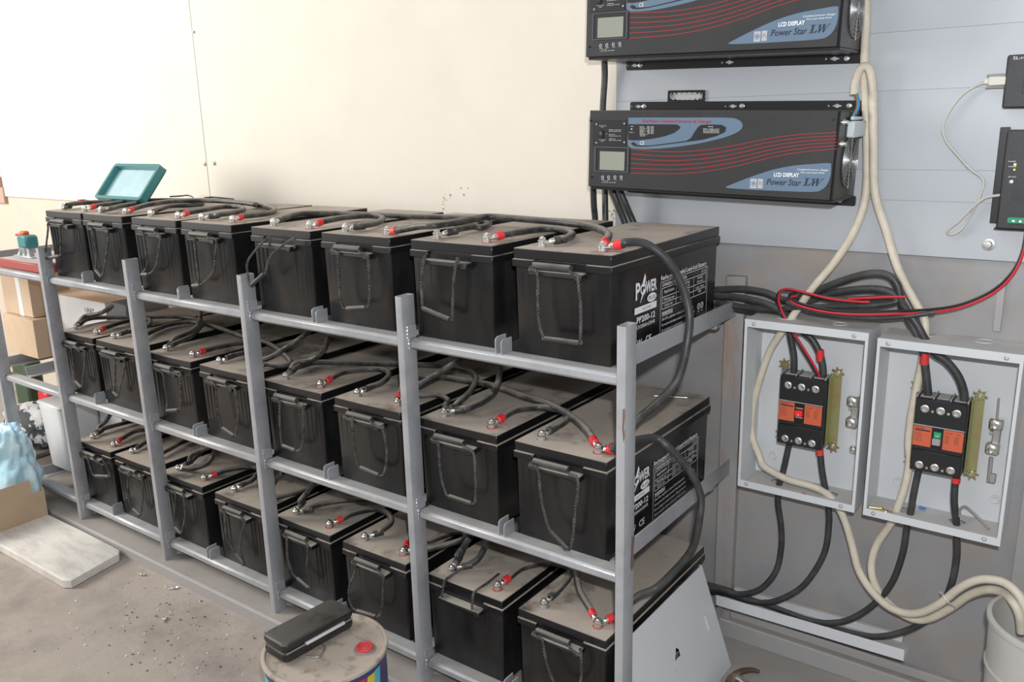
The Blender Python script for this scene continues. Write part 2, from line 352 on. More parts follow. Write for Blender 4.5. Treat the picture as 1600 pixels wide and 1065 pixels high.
# ---------------------------------------------------------------- battery rack (one welded frame)
TOPZ = [0.0, -0.429, -0.845]; BH = 0.226; SH = [z - BH for z in TOPZ]
BX = [[-2.490, -2.243, -1.943, -1.680, -1.358, -1.080, -0.779, -0.488],
      [-2.526, -2.268, -1.955, -1.673, -1.367, -1.080, -0.782, -0.497],
      [-2.522, -2.256, -1.974, -1.672, -1.3785, -1.092, -0.780, -0.498]]
BX[0][0] = -2.481; BX[0][1] = -2.233
PXS = [-3.56, -3.000, -2.507, -1.958, -1.388, -0.799, -0.217]
PXS = [x + (0.563 - x)*0.0072 for x in PXS]
PXS[2] -= 0.005; PXS[3] -= 0.002
rack = thing('battery_rack', 'silver painted welded steel rack holding three rows of black batteries', 'rack', (-1.3, 0.25, KTOP))
RL = Vector((-1.3, 0.25, KTOP))
def rp(mb, name, m=m_rack, **k): return shift(mb, RL).build(name, m, rack, **k)
BODYY = (0.0, 0.522)
# the posts really sit in the gaps between pairs; front posts rise past the top shelf
for i, x in enumerate(PXS):
    mb = MB()
    x0, x1 = x, x + 0.020
    out = rr(x0, -0.046, x1, -0.002, 0.002, 2); inn = rr(x0+0.002, -0.044, x1-0.002, -0.004, 0.001, 2)
    mb.plate([out, inn], (Vector((0, 0, KTOP+0.0005)), (1, 0, 0), (0, 1, 0)), -0.125 - KTOP)
    p = rp(mb, 'post')
    if i < len(PXS)-1: rp(MB().plate([rr(x0, 0.535, x1, 0.575, 0.002, 2), rr(x0+0.002, 0.537, x1-0.002, 0.573, 0.001, 2)], (Vector((0, 0, KTOP+0.0005)), (1, 0, 0), (0, 1, 0)), -0.15 - KTOP), 'post')
# rust scars on the near post
def blob(P): m = MB(); m.flat = True; return m.add(P, [list(range(len(P)))])
rp(blob([AY(a, b, -0.0462) for a, b in ((973, 640), (976, 637), (977, 650), (975, 668), (977, 680), (974, 692), (972, 670))]), 'rust_patch', m_rust, smooth=False)
rp(blob([AX(a, b, PXS[-1]+0.0202) for a, b in ((987, 838), (992, 837), (990, 860), (991, 880), (987, 893), (985, 885), (986, 860))]), 'rust_patch', m_rust, smooth=False)
for t in range(3):
    z = SH[t]
    for a, b in zip(PXS, PXS[1:]):
        rp(MB().box(a+0.020, -0.028, z-0.025, b, 0.016, z-0.0005, 0.006), 'front_rail')
        rp(MB().box(a+0.020, 0.500, z-0.025, b - 0.030 if b > -0.3 else b, 0.530, z-0.0065, 0.003), 'rear_rail')
        for x, sg in ((a+0.020, 1), (b, -1)):
            w_ = MB()
            pts = [(x + sg*0.001, -0.029, z-0.026), (x + sg*0.0015, -0.030, z-0.012), (x + sg*0.001, -0.028, z+0.0005), (x + sg*0.001, -0.012, z+0.001)]
            w_.tube(pts, lambda u: 0.0023 + 0.0007*sin(u*25), 6)
            rp(w_, 'weld_bead', m_weld)
    # right end rail: upright angle along the depth, level with the case foot
    rp(MB().box(-0.235, -0.001, z-0.006, -0.231, 0.5975, z+0.036, 0.001).box(-0.2605, 0.017, z-0.006, -0.2355, 0.499, z-0.0015, 0.001), 'end_rail')
    rp(MB().tube([(-0.2335, 0.006, z-0.004), (-0.2325, 0.0095, z+0.02), (-0.234, 0.008, z+0.036)], 0.0022, 6), 'weld_bead', m_weld)
    # cross angles in the open left bay
    for x, y0, y1 in ((-3.10, 0.016, 0.50), (-2.87, 0.016, 0.50)) if t else ((-3.10, 0.016, 0.50),):
        rp(MB().box(x, y0, z-0.004, x+0.004, y1, z+0.034, 0.001).box(x+0.004, y0, z-0.004, x+0.036, y1, z-0.0005, 0.0005), 'cross_rail')
    # cross angles under the two-battery bays
    for i, (a, b) in enumerate(zip(PXS[2:], PXS[3:])):
        rp(MB().box(a+0.022, 0.017, z-0.005, a+0.05, 0.499, z-0.001).box(b-0.03, 0.017, z-0.005, b-0.022 if i == 3 else b-0.002, 0.499, z-0.001), 'cross_rail') if i < 3 else None
    # pairs of upright stops between the two batteries of each bay
    for j in (0, 2, 4, 6):
        xg = BX[t][j] + 0.24 + (BX[t][j+1] - BX[t][j] - 0.24) / 2
        if j == 0 and t == 0: xg = BX[t][1] - 0.0045
        st = MB()
        for dx in (-0.006, 0.009):
            dx2 = dx if (BX[t][j+1] - BX[t][j] - 0.24) > 0.03 else (-0.003 if dx < 0 else 0.0015)
            x = xg + dx2; h = 0.036 if dx < 0 else 0.031
            prof = [(-0.026, -0.0), (0.012, -0.0), (0.012, h), (-0.018, h), (-0.0245, h-0.004), (-0.026, h-0.01)]
            st.plate([prof], (Vector((x, 0, z)), (0, 1, 0), (0, 0, 1)), 0.0025)
        rp(st, 'battery_stop')
    for i, x in enumerate(PXS[2:]):
        if i == 4: continue
        # weld plate at the foot of every bay, right of the post
        rp(MB().box(x+0.0205, -0.032, z+0.0005, x+0.0225, -0.003, z+0.030, 0.0008), 'weld_plate')
        rp(MB().tube([(x+0.0215, -0.0335, z+0.001), (x+0.0222, -0.034, z+0.015), (x+0.0215, -0.033, z+0.030)], lambda u: 0.002 + 0.0008*sin(u*22), 6), 'weld_bead', m_weld)

# ---------------------------------------------------------------- batteries
def case_mesh(ribs):
    mb = MB()
    x0, x1, y0, y1 = 0.005, 0.235, 0.005, 0.517; t = 0.0035; zt = 0.197
    V = []; b = 0.005
    for z, k in ((0.0, t), (0.004, t*0.6), (zt, 0)):
        for (x, y) in rr(x0+k, y0+k, x1-k, y1-k, b, 3): V.append((x, y, z))
    n = 16
    F = [[j*n+i, j*n+(i+1) % n, (j+1)*n+(i+1) % n, (j+1)*n+i] for j in range(2) for i in range(n)] + [list(range(n))[::-1], list(range(2*n, 3*n))]
    mb.add(V, F)
    for x, wd in ((0.022, .004), (0.040, .004), (0.058, .003), (0.172, .003), (0.190, .004), (0.208, .004), (0.222, .003)):
        d = 0.0026 if ribs else 0.0009
        V = [(x-wd, y0+0.002, zt-0.02), (x+wd, y0+0.002, zt-0.02), (x+wd*.3, y0+t+0.002, 0.012), (x-wd*.3, y0+t+0.002, 0.012), (x, y0-d, zt-0.02), (x, y0+t-d*0.4, 0.012)]
        mb.add(V, [(0, 4, 5, 3), (4, 1, 2, 5), (0, 1, 4), (3, 5, 2), (0, 3, 2, 1)])
    return mb.mesh('case', m_case)
me_case = [case_mesh(False), case_mesh(True)]
lid = MB().box(0.0025, 0.0025, 0.2045, 0.2375, 0.5195, 0.226, 0.0016)
lid.box(0, 0, 0.187, 0.054, 0.522, 0.2035, 0.0016).box(0.180, 0, 0.187, 0.24, 0.522, 0.2035, 0.0016).box(0.054, 0.007, 0.187, 0.18, 0.522, 0.2035, 0.0008)
me_lid = lid.mesh('lid', m_lid)
br = MB().box(0.053, -0.019, 0.1835, 0.176, 0.006, 0.1865, 0.001).box(0.053, -0.017, 0.176, 0.181, 0.006, 0.1835, 0.0012).box(0.165, -0.019, 0.1725, 0.181, 0.006, 0.1862, 0.0015)
me_brk = br.mesh('handle_bracket', m_brk)
tg = MB().cyl((0.063, -0.0095, 0.1945), (0.152, -0.0095, 0.1945), 0.0078, seg=14)
me_tg = tg.mesh('grip_tube', m_grip)
TL = [(0.050, 0.041), (0.195, 0.041)]
def term_mesh(red):
    mb = MB(); mb.lathe([(0.0125, 0), (0.0125, 0.0008), (0.0085, 0.0012)], (0, 0, 0), 18, 1); mb.lathe([(0.0085, 0.001), (0.0082, 0.0068)], (0, 0, 0), 16, 2)
    mb.cyl((0, 0, 0.0118), (0, 0, 0.0133), 0.0100, seg=18).cyl((0, 0, 0.0133), (0, 0, 0.0190), 0.0076, seg=6).cyl((0, 0, 0.0190), (0, 0, 0.0215), 0.0038, seg=10)
    mb.cyl((0, 0, 0.006), (0, 0, 0.0119), 0.0041, seg=8)
    return mb.mesh('terminal', [m_metal, m_redd if red else m_lead, m_lead])
me_term = [term_mesh(False), term_mesh(True)]
Z1 = (0, 240, 4.0); Z2 = (360, 280, 4.0); Z3 = (740, 310, 3.636); Z4 = (380, 530, 3.945); Z3B = (80, 440, 3.8025); Z5 = (100, 620, 2.9587); Z6 = (620, 580, 3.137); Z7 = (600, 780, 2.7586); Z8 = (400, 740, 3.945)
ROPES = {  # zoom frame, left strand, sleeve, right strand, top grip?
 (0, 7): (Z3, [(362, 430), (365, 600), (375, 720), (400, 790)], [(405, 797), (600, 822)], [(607, 790), (608, 620), (592, 455)], 1),
 (0, 6): (Z2, [(1212, 480), (1195, 640), (1200, 790)], [(1205, 808), (1370, 876)], [(1386, 850), (1395, 640), (1418, 495)], 0),
 (0, 5): (Z2, [(675, 475), (680, 660), (695, 780)], [(730, 808), (845, 802)], [(866, 760), (870, 640), (860, 490)], 1),
 (0, 4): (Z2, [(190, 370), (115, 500), (110, 600)], [(133, 660), (212, 590)], [(225, 560), (260, 470), (345, 380)], 0),
 (0, 3): (Z1, [(1215, 540), (1230, 700), (1240, 790)], [(1205, 826), (1250, 822)], [(1330, 740), (1345, 640), (1350, 540)], 1),
 (0, 2): (Z1, [(895, 500), (915, 620), (920, 700)], [(888, 755), (925, 755)], [(970, 710), (995, 600), (1000, 510)], 1),
 (0, 1): (Z1, [(575, 480), (600, 600), (602, 690)], [(600, 728), (635, 770)], [(650, 720), (670, 600), (675, 480)], 1),
 (0, 0): (Z1, [(300, 470), (290, 560), (285, 610)], [(292, 652), (372, 640)], [(378, 600), (380, 520), (375, 460)], 1),
 (1, 7): (Z6, [(690, 480), (705, 600), (725, 700)], [(755, 785), (835, 870)], [(860, 830), (872, 700), (888, 535)], 1),
 (1, 6): (Z6, [(205, 370), (215, 500), (235, 580)], [(258, 612), (365, 648)], [(385, 620), (385, 500), (375, 400)], 1),
 (1, 5): (Z4, [(670, 490), (680, 600), (695, 720)], [(725, 790), (835, 838)], [(872, 810), (885, 680), (858, 540)], 1),
 (1, 4): (Z4, [(222, 380), (225, 500), (235, 620)], [(245, 655), (320, 685)], [(362, 660), (370, 540), (370, 410)], 1),
 (1, 3): (Z3B, [(972, 610), (985, 740), (1003, 830)], [(1020, 870), (1085, 915)], [(1105, 870), (1110, 760), (1090, 640)], 1),
 (1, 2): (Z3B, [(660, 540), (675, 620), (690, 700)], [(690, 766), (755, 762)], [(768, 725), (770, 640), (765, 550)], 1),
 (1, 1): (Z3B, [(372, 460), (380, 560), (378, 620)], [(370, 655), (395, 682)], [(410, 620), (430, 540), (435, 470)], 1),
 (1, 0): (Z3B, [(120, 400), (132, 500), (140, 560)], [(145, 592), (180, 628)], [(190, 560), (200, 480), (200, 420)], 1),
 (2, 7): (Z7, [(685, 620), (700, 700), (720, 760)], [(745, 805), (800, 835)], [(845, 790), (850, 700), (845, 640)], 1),
 (2, 5): (Z8, [(612, 600), (575, 700), (578, 790)], [(625, 845), (740, 880)], [(775, 840), (782, 740), (785, 665)], 1),
 (2, 4): (Z8, [(190, 425), (198, 530), (225, 610)], [(255, 645), (325, 705)], [(335, 660), (316, 580), (320, 470)], 1),
 (2, 3): (Z5, [(745, 545), (750, 640), (775, 690)], [(795, 725), (832, 775)], [(815, 700), (820, 640), (835, 580)], 1),
 (2, 2): (Z5, [(515, 460), (512, 540), (510, 580)], [(513, 602), (540, 632)], [(552, 590), (560, 540), (555, 470)], 1),
 (2, 1): (Z5, [(300, 345), (295, 440), (305, 490)], [(320, 518), (350, 548)], [(360, 500), (365, 430), (355, 355)], 1),
 (2, 0): (Z5, [(105, 265), (118, 310), (130, 350)], [(148, 365), (208, 368)], [(205, 340), (185, 300), (175, 280)], 1)}
ORD = ['rightmost', 'second from right', 'third from right', 'fourth from right', 'fifth from right', 'sixth from right', 'seventh from right', 'leftmost']
ROW = ['top', 'middle', 'bottom']
HANG = {(0, 7): 'loop handle hanging square', (0, 6): 'loop handle hanging low and slanted', (0, 4): 'rope handle swung out to the left', (2, 6): 'rope handle thrown up over its lid'}
batt = {}
def label_mesh():
    """white print on the right-hand side of the case; local y runs along the case, x is the outer side"""
    mb = MB(); mb.flat = True; X = 0.2362
    def P(y, z): return Vector((X, y, z + 0.226))
    up = Vector((0, 0, 1))
    def line(y0, z0, y1, z1, wd=0.0012):
        a = P(y0, z0); b = P(y1, z1); d = (b - a).normalized(); n = Vector((0, -d.z, d.y)) * wd / 2; mb.add([a - n, b - n, b + n, a + n], [(0, 1, 2, 3)])
    def poly(pts, dx=0, mi=0): mb.add([P(*p) + Vector((dx, 0, 0)) for p in pts], [list(range(len(pts)))], mi)
    def T(s, y0, z, y1, h, **k): mb.text(s, P(y0, z), P(y1, z), h, up, **k)
    # logo: word with a bolt, oval with second word, bar
    mb.text('P', P(0.104, -0.106), P(0.124, -0.106), 0.034, up, bold=0.03); mb.text('WER', P(0.148, -0.098), P(0.198, -0.098), 0.024, up, bold=0.03)
    mb.plate([circ(0.137, 0.226-0.088, 0.0125, 20), circ(0.137, 0.226-0.088, 0.0085, 16)], (Vector((X, 0, 0)), (0, 1, 0), (0, 0, 1)))
    poly([(0.143, -0.056), (0.129, -0.082), (0.139, -0.084), (0.122, -0.118), (0.147, -0.090), (0.138, -0.088), (0.148, -0.066)], 0.0003)
    mb.plate([[(0.176 + 0.021*cos(a*pi/12), 0.226-0.112 + 0.0095*sin(a*pi/12)) for a in range(24)]], (Vector((X, 0, 0)), (0, 1, 0), (0, 0, 1)))
    mb.text('PLUS', P(0.161, -0.116), P(0.191, -0.116), 0.008, up, mi=1); mb.v[-1:] = mb.v[-1:]
    poly([(0.100, -0.137), (0.198, -0.137), (0.198, -0.123), (0.100, -0.123)])
    mb.text('BATTERY', P(0.135, -0.132), P(0.175, -0.132), 0.004, up, mi=1)
    T('PP200-12', 0.110, -0.157, 0.192, 0.013, bold=0.02)
    T('12V200AH/20HR', 0.110, -0.170, 0.192, 0.008)
    T('CE', 0.150, -0.207, 0.176, 0.015, bold=0.02); T('W', 0.112, -0.207, 0.134, 0.014, bold=0.02)
    T('Rechargeable Sealed Lead-Acid Battery', 0.218, -0.0835, 0.452, 0.010, bold=0.015)
    yA, yB = 0.217, 0.459
    line(yA, -0.0875, yB, -0.0875); line(yA, -0.0875, yA, -0.216); line(yB, -0.0875, yB, -0.216)
    T('CHARGING INSTRUCTION', 0.224, -0.0985, 0.345, 0.0075, bold=0.01); T('AT 25 C', 0.425, -0.0985, 0.453, 0.0065)
    for z in (-0.102, -0.122, -0.135): line(0.224, z, 0.452, z)
    line(0.224, -0.148, 0.385, -0.148); line(0.385, -0.148, 0.452, -0.148)
    for y in (0.224, 0.293, 0.385): line(y, -0.102, y, -0.148)
    line(0.452, -0.0885, 0.452, -0.148)
    T('Application', 0.233, -0.114, 0.284, 0.007); T('Floating use', 0.233, -0.131, 0.284, 0.006); T('Cycle use', 0.236, -0.144, 0.276, 0.006)
    T('Charging', 0.315, -0.110, 0.362, 0.006); T('Voltage (V)', 0.315, -0.119, 0.362, 0.006); T('13.5 - 13.8', 0.315, -0.131, 0.362, 0.006); T('14.4 - 15.0', 0.315, -0.144, 0.362, 0.006)
    T('Initial', 0.405, -0.110, 0.432, 0.006); T('Current', 0.402, -0.119, 0.437, 0.006); T('Less than', 0.397, -0.132, 0.441, 0.006); T('60A', 0.411, -0.143, 0.427, 0.006)
    T('WARNING', 0.224, -0.162, 0.277, 0.008, bold=0.015); line(0.224, -0.1635, 0.277, -0.1635, 0.0009)
    for i, s in enumerate(('Risk of fire, explosion, or burns. Do not disassemble,', 'Do not short the battery terminals. Keep away from fire', 'Do not charge in a sealed container. Charge in open air', 'Must be recycled or disposed of properly. Handle with care')):
        T('.' + s, 0.224, -0.174 - i*0.0125, 0.385 if i < 1 else 0.392, 0.0062)
    for cy in (0.416, 0.434):
        mb.plate([circ(cy, 0.226-0.176, 0.0075, 14), circ(cy, 0.226-0.176, 0.0055, 12)], (Vector((X, 0, 0)), (0, 1, 0), (0, 0, 1)))
        line(cy-0.004, -0.184, cy+0.004, -0.168); line(cy-0.003, -0.188, cy+0.003, -0.188, 0.002)
    for i, v in enumerate(mb.v): pass
    for f, m in zip(mb.f, mb.m):
        if m == 1:
            for i in f: mb.v[i].x = X + 0.0006
    return mb.mesh('label_print', [m_wp, m_dp], smooth=False)
me_label = label_mesh()
for t in range(3):
    for j in range(8):
        x = BX[t][j]; ribs = 1 if j < 5 else 0
        hang = HANG.get((t, j))
        lab = 'black battery, %s in the %s row' % (ORD[7-j], ROW[t])
        if hang: lab += ', ' + hang
        elif j == 7: lab += ', white print on its side' if t == 1 else ', beside the leaning white panel'
        elif t: lab += ', dusty lid'
        b = thing('battery', lab, 'battery', (x, 0, SH[t] + 0.0002), 'lead acid batteries on the rack'); batt[(t, j)] = b
        c_ = link('case', me_case[ribs], b); link('lid', me_lid, b)
        bk = link('handle_bracket', me_brk, b)
        if (t, j) in ROPES and ROPES[(t, j)][4]: link('grip_tube', me_tg, b)
        for k in (0, 1):
            o = link('terminal', me_term[k], b, (TL[k][0], TL[k][1], 0.226))
            if k: o['label'] = 'red positive terminal'
        if j == 7 and t < 2: tag(link('label_print', me_label, b), 'white printed battery label')
        base = Vector((x, 0, SH[t]))
        if (t, j) in ROPES:
            Z, Lp, S, Rp, top = ROPES[(t, j)]
            yy = -0.0215 if (t, j) != (0, 4) else -0.045
            def q(p, y=yy): return AY(Z[0] + p[0]/Z[2], Z[1] + p[1]/Z[2], y)
            pl = [q(p) for p in Lp]; pr = [q(p) for p in Rp]; s0, s1 = q(S[0]), q(S[1])
            pl[0].y = -0.0215; pr[-1].y = -0.0215
            up0 = Vector((pl[0].x, -0.020, base.z + 0.184)); up1 = Vector((pr[-1].x, -0.020, base.z + 0.184))
            if abs(up0.z - pl[0].z) > 0.004: pl = [up0] + pl
            if abs(up1.z - pr[-1].z) > 0.004: pr = pr + [up1]
            if top:
                pl = [base + Vector((0.064, -0.012, 0.193)), base + Vector((0.058, -0.017, 0.189))] + pl; pr = pr + [base + Vector((0.158, -0.017, 0.189)), base + Vector((0.151, -0.012, 0.193))]
            o = shift(MB().rope(pl + [s0, s1] + pr), base).build('rope_handle', m_rope, b)
            shift(MB().tube([s0, s1], lambda u: 0.0058, 10), base).build('sleeve', m_grip, o)
        else:
            def q(p, z): return AZ(Z8[0] + p[0]/Z8[2], Z8[1] + p[1]/Z8[2], z)
            zt = TOPZ[t]
            for pts in ([(0.062, -0.014, 0.1875), (0.064, -0.012, 0.205), (0.066, -0.0045, 0.229)], [(0.158, -0.014, 0.1875), (0.158, -0.012, 0.205), (0.160, -0.0045, 0.229)]):
                pts = [base + Vector(p) for p in pts]
                pts += [q((1230, 610), zt+0.006), q((1290, 570), zt+0.02)] if pts[0].x < x + 0.1 else [q((1430, 670), zt+0.005), q((1498, 615), zt+0.006)]
                shift(MB().rope(pts), base).build('rope_handle', m_rope, b)

# ---------------------------------------------------------------- cables between batteries
def TP(t, j, k, dz=0.0): return Vector((BX[t][j] + TL[k][0], TL[k][1], TOPZ[t] + 0.0083 + dz))
used = {}
SLEEVE = {}
def cable(label, start, pts, end=None, r=0.0080, m=m_cable, t=0, Z=None, ends=None, group='battery link cables'):
    """start/end: (t, j, k) terminals or None; pts: (px, py, h) on the plane h above the lid, or (px, py, 'y', depth) / ('x', val), or a Vector"""
    P = []
    for p in pts:
        if isinstance(p, Vector): P.append(p); continue
        Zc = Z
        if isinstance(p[0], tuple): Zc, p = p[0], p[1:]
        px, py = (Zc[0] + p[0]/Zc[2], Zc[1] + p[1]/Zc[2]) if Zc else (p[0], p[1])
        if len(p) == 3: P.append(AZ(px, py, TOPZ[t] + p[2] + r))
        elif p[2] == 'y': P.append(AY(px, py, p[3]))
        else: P.append(AX(px, py, p[3]))
    first = None; lugs = []
    for e, which in ((start, 0), (end, -1)):
        if e is None: continue
        n = used.get(e, 0); used[e] = n + 1
        T0 = TP(*e, dz=0.0019 * n if n < 2 else 0.0019)
        nxt = P[0] if which == 0 else P[-1]
        d = nxt - T0; d.z = 0; d = d.normalized() if d.length > 0.02 else Vector((0.3, 1, 0)).normalized()
        tip = T0 + d * 0.029 + Vector((0, 0, 0.004)); P.insert(0, tip) if which == 0 else P.append(tip)
        P.insert(1, tip + d*0.012 + Vector((0, 0, 0.002))) if which == 0 else P.insert(len(P)-1, tip + d*0.012 + Vector((0, 0, 0.002)))
        lugs.append((T0, d, tip, e))
    base = P[0].copy()
    # drop control points closer than 6 mm (they kink)
    Q = [P[0]]
    for p in P[1:]:
        if (p - Q[-1]).length > 0.006: Q.append(p)
    P = Q
    root = shift(MB().tube(P, r, 10, n=8), base).build('power_cable', m); root.location = base
    tag(root, label, 'cable', group)
    for T0, d, tip, e in lugs:
        mb = MB(); s = Vector((-d.y, d.x, 0)); up = Vector((0, 0, 1))
        mt = Matrix((( d.x, s.x, 0, T0.x), (d.y, s.y, 0, T0.y), (0, 0, 1, T0.z), (0, 0, 0, 1)))
        pad = [(0.0095*cos(a), 0.0095*sin(a)) for a in [radians(60 + 15*i) for i in range(17)]] + [(0.018, -0.006), (0.018, 0.006)]
        mb.plate([pad, circ(0, 0, 0.0044, 12)], (T0 - up*0.001, d, s), 0.0019)
        mb.tube([T0 + d*0.015 + up*0.0005, T0 + d*0.020 + up*0.0025, tip + d*0.004], lambda u: 0.0052 + 0.0018*u, 10)
        shift(mb, base).build('cable_lug', m_metal, root)
        mb = MB(); i0 = tip + d*0.001; i1 = tip + d*0.011 + up*0.002
        if e[2] == 1:
            shift(mb.tube([tip - d*0.005 - up*0.0008, i0, i1], r*1.14, 12), base).build('red_sleeve', m_red, root)['label'] = 'red heat shrink sleeve'
        else:
            shift(mb.tube([tip - d*0.004, i0, i1 + d*0.012], r*1.08, 12), base).build('end_sleeve', m_cabler, root)
    return root
h = 0.003
def C(t, Z, a, b, pts, lab, **k): return cable(lab, a, pts, b, t=t, Z=Z, **k)
def nm(t, j): return 'battery %s, %s row' % (ORD[7-j], ROW[t])
# top row
C(0, Z1, (0, 0, 0), (0, 2, 0), [(430, 318, .012), (560, 305, .006), (860, 294, h), (1100, 291, h), (1235, 300, h), (1262, 314, h), (1190, 322, h), (1060, 328, .006)], 'top-row cable joining the left terminals of leftmost and sixth battery from right')
C(0, Z1, (0, 0, 1), (0, 1, 0), [(650, 318, .008), (780, 304, h), (870, 299, h), (850, 312, h), (760, 326, .006), (690, 343, .012)], 'top-row cable looping from leftmost battery to its neighbour')
C(0, Z1, (0, 1, 1), (0, 3, 1), [(950, 313, .012), (1100, 296, .018), (1300, 292, .018), (1500, 305, .014), (1600, 318, .010), (Z2, 150, 160, h), (Z2, 270, 184, h), (Z2, 240, 212, h)], 'long top-row cable with red sleeves over seventh to fifth batteries from right')
C(0, Z1, (0, 2, 1), (0, 3, 0), [(1280, 350, .008), (1400, 331, .006), (1490, 333, .005), (1520, 350, .005), (1440, 370, .005), (1380, 378, .01)], 'top-row cable looping between sixth and fifth batteries from right')
C(0, Z2, (0, 4, 0), (0, 6, 0), [(430, 215, .010), (600, 212, .004), (850, 220, h), (1150, 232, h), (1450, 240, .004), (1600, 262, h), (Z3, 80, 150, h), (Z3, 40, 165, h), (1520, 295, .006), (1420, 310, .010)], 'long top-row cable between left terminals of fourth and second batteries from right')
C(0, Z2, (0, 4, 1), (0, 5, 0), [(700, 240, .010), (870, 226, .005), (950, 243, .005), (915, 272, .005), (830, 288, .008)], 'top-row U shaped cable between fourth and third batteries from right')
C(0, Z2, (0, 5, 1), (0, 7, 1), [(1180, 292, .022), (1300, 285, .026), (1500, 252, .022), (Z3, 90, 104, .018), (Z3, 300, 118, .016), (Z3, 560, 142, .014), (Z3, 700, 168, .014), (Z3, 765, 205, .012)], 'thick top-row cable with red sleeve crossing to rightmost battery', r=.0086)
C(0, Z3, (0, 6, 1), (0, 7, 0), [(250, 190, .008), (400, 172, .004), (510, 178, .004), (560, 203, .004), (520, 228, .006)], 'top-row U shaped cable between second battery from right and rightmost', r=.0085)
# the two big hanging links on the right end
cable('thick black cable hanging beside the printed label of the top row', (0, 7, 1), [Vector((-0.245, 0.050, 0.020)), AX(1009, 381, -0.225), AX(1042, 406, -0.19), AX(1064, 442, -0.168), AX(1077, 489, -0.150), AX(1074, 535, -0.143), AX(1062, 585, -0.152), AX(1044, 612, -0.17), AX(1018, 637, -0.205), AX(1000, 652, -0.235), Vector((-0.262, 0.070, -0.400))], (1, 7, 1), r=.0085, m=m_cabler, group='hanging row link cables')
cable('thick black cable hanging beside the printed label of the middle row', (1, 7, 1), [Vector((-0.262, 0.040, -0.405)), AX(1018.5, 683.6, -0.232), AX(1044, 698, -0.20), AX(1076, 733, -0.165), AX(1094, 771, -0.145), AX(1093, 809.5, -0.14), AX(1082, 856, -0.155), AX(1053, 892, -0.19), AX(1024, 919, -0.225), AX(995, 932, -0.25)], (2, 7, 1), r=.0085, m=m_cabler, group='hanging row link cables')
# middle row
C(1, Z3B, (1, 0, 0), (1, 2, 0), [(220, 222, .008), (300, 212, .010), (500, 212, .010), (700, 206, .012), (830, 214, .012), (895, 240, .010), (880, 275, .008), (830, 325, .010)], 'middle-row cable joining left terminals of leftmost and sixth battery from right')
C(1, Z3B, (1, 0, 0), None, [(200, 205, .020), (280, 190, .03), (340, 160, .05), (400, 110, 'y', .42), (440, 60, 'y', .52), (452, 100, 'y', .555), (450, 200, 'y', .575)], 'middle-row cable rising to the back from leftmost battery')
C(1, Z3B, (1, 0, 1), (1, 1, 0), [(430, 238, .006), (520, 222, .004), (585, 228, .004), (575, 262, .004), (500, 288, .005)], 'middle-row cable looping from leftmost battery to its neighbour')
C(1, Z3B, (1, 1, 1), (1, 3, 1), [(600, 295, .004), (700, 256, .004), (830, 238, .004), (950, 262, .004), (1130, 322, .006), (1300, 372, .006), (1420, 470, .004), (1380, 498, .004), (1290, 490, .006)], 'middle-row cable with red sleeves from seventh to fifth battery from right')
C(1, Z3B, (1, 2, 0), None, [(740, 335, .014), (820, 300, .02), (870, 260, .035), (886, 210, .06), (888, 160, 'y', .44), (890, 120, 'y', .53), (895, 230, 'y', .56)], 'middle-row cable rising to the back from sixth battery from right')
C(1, Z3B, (1, 2, 1), (1, 3, 0), [(1000, 386, .008), (1130, 364, .006), (1230, 372, .005), (1210, 402, .005), (1110, 430, .006)], 'middle-row cable looping between sixth and fifth batteries from right')
C(1, Z3B, (1, 3, 1), None, [(1240, 474, .014), (1310, 445, .025), (1400, 390, .05), (1500, 322, .09), (1560, 270, 'y', .50), (1590, 300, 'y', .545), (1600, 400, 'y', .575)], 'middle-row cable rising to the back from fifth battery from right')
C(1, Z4, (1, 4, 0), (1, 6, 0), [(360, 152, .010), (450, 140, .008), (700, 145, .006), (1000, 152, .006), (1250, 162, .008), (1390, 190, .010), (1435, 240, .012), (1400, 320, .012), (1330, 385, .012)], 'long middle-row cable between left terminals of fourth and second batteries from right')
C(1, Z4, (1, 4, 0), None, [(320, 150, .016), (400, 132, .02), (465, 100, .04), (505, 50, .07), (525, -10, 'y', .50), (535, 20, 'y', .55), (540, 120, 'y', .575)], 'middle-row cable rising to the back from fourth battery from right')
C(1, Z4, (1, 4, 1), (1, 5, 0), [(620, 202, .010), (780, 182, .006), (875, 190, .006), (898, 222, .006), (850, 268, .008)], 'middle-row U shaped cable between fourth and third batteries from right')
C(1, Z4, (1, 5, 1), (1, 7, 1), [(1000, 258, .006), (1080, 232, .004), (1200, 228, .004), (1350, 250, .006), (1540, 285, .008), (Z6, 620, 122, .010), (Z6, 740, 158, .012), (Z6, 860, 225, .014), (Z6, 925, 280, .012)], 'thick middle-row cable with red sleeve crossing to rightmost battery', r=.0086)
C(1, Z4, (1, 5, 1), None, [(1020, 310, .02), (1100, 272, .035), (1200, 212, .06), (1310, 140, .10), (1345, 110, 'y', .50), (1365, 150, 'y', .55), (1370, 250, 'y', .575)], 'middle-row cable rising to the back from third battery from right')
C(1, Z4, (1, 6, 0), None, [(1380, 422, .010), (1470, 382, .014), (1540, 330, .025), (1572, 260, .05), (1585, 190, 'y', .44), (1600, 150, 'y', .53), (1610, 260, 'y', .57)], 'middle-row cable curving up and back from second battery from right', r=.0086)
C(1, Z4, (1, 6, 0), None, [(1262, 372, .006), (1200, 345, .003), (1100, 345, .003), (1040, 350, .002)], 'short dusty cable end reaching left between third and second middle-row batteries', r=.0068)
C(1, Z6, (1, 6, 1), (1, 7, 0), [(590, 185, .010), (700, 176, .006), (800, 190, .006), (846, 215, .006), (815, 250, .008)], 'middle-row U shaped cable between second battery from right and rightmost', r=.0086)
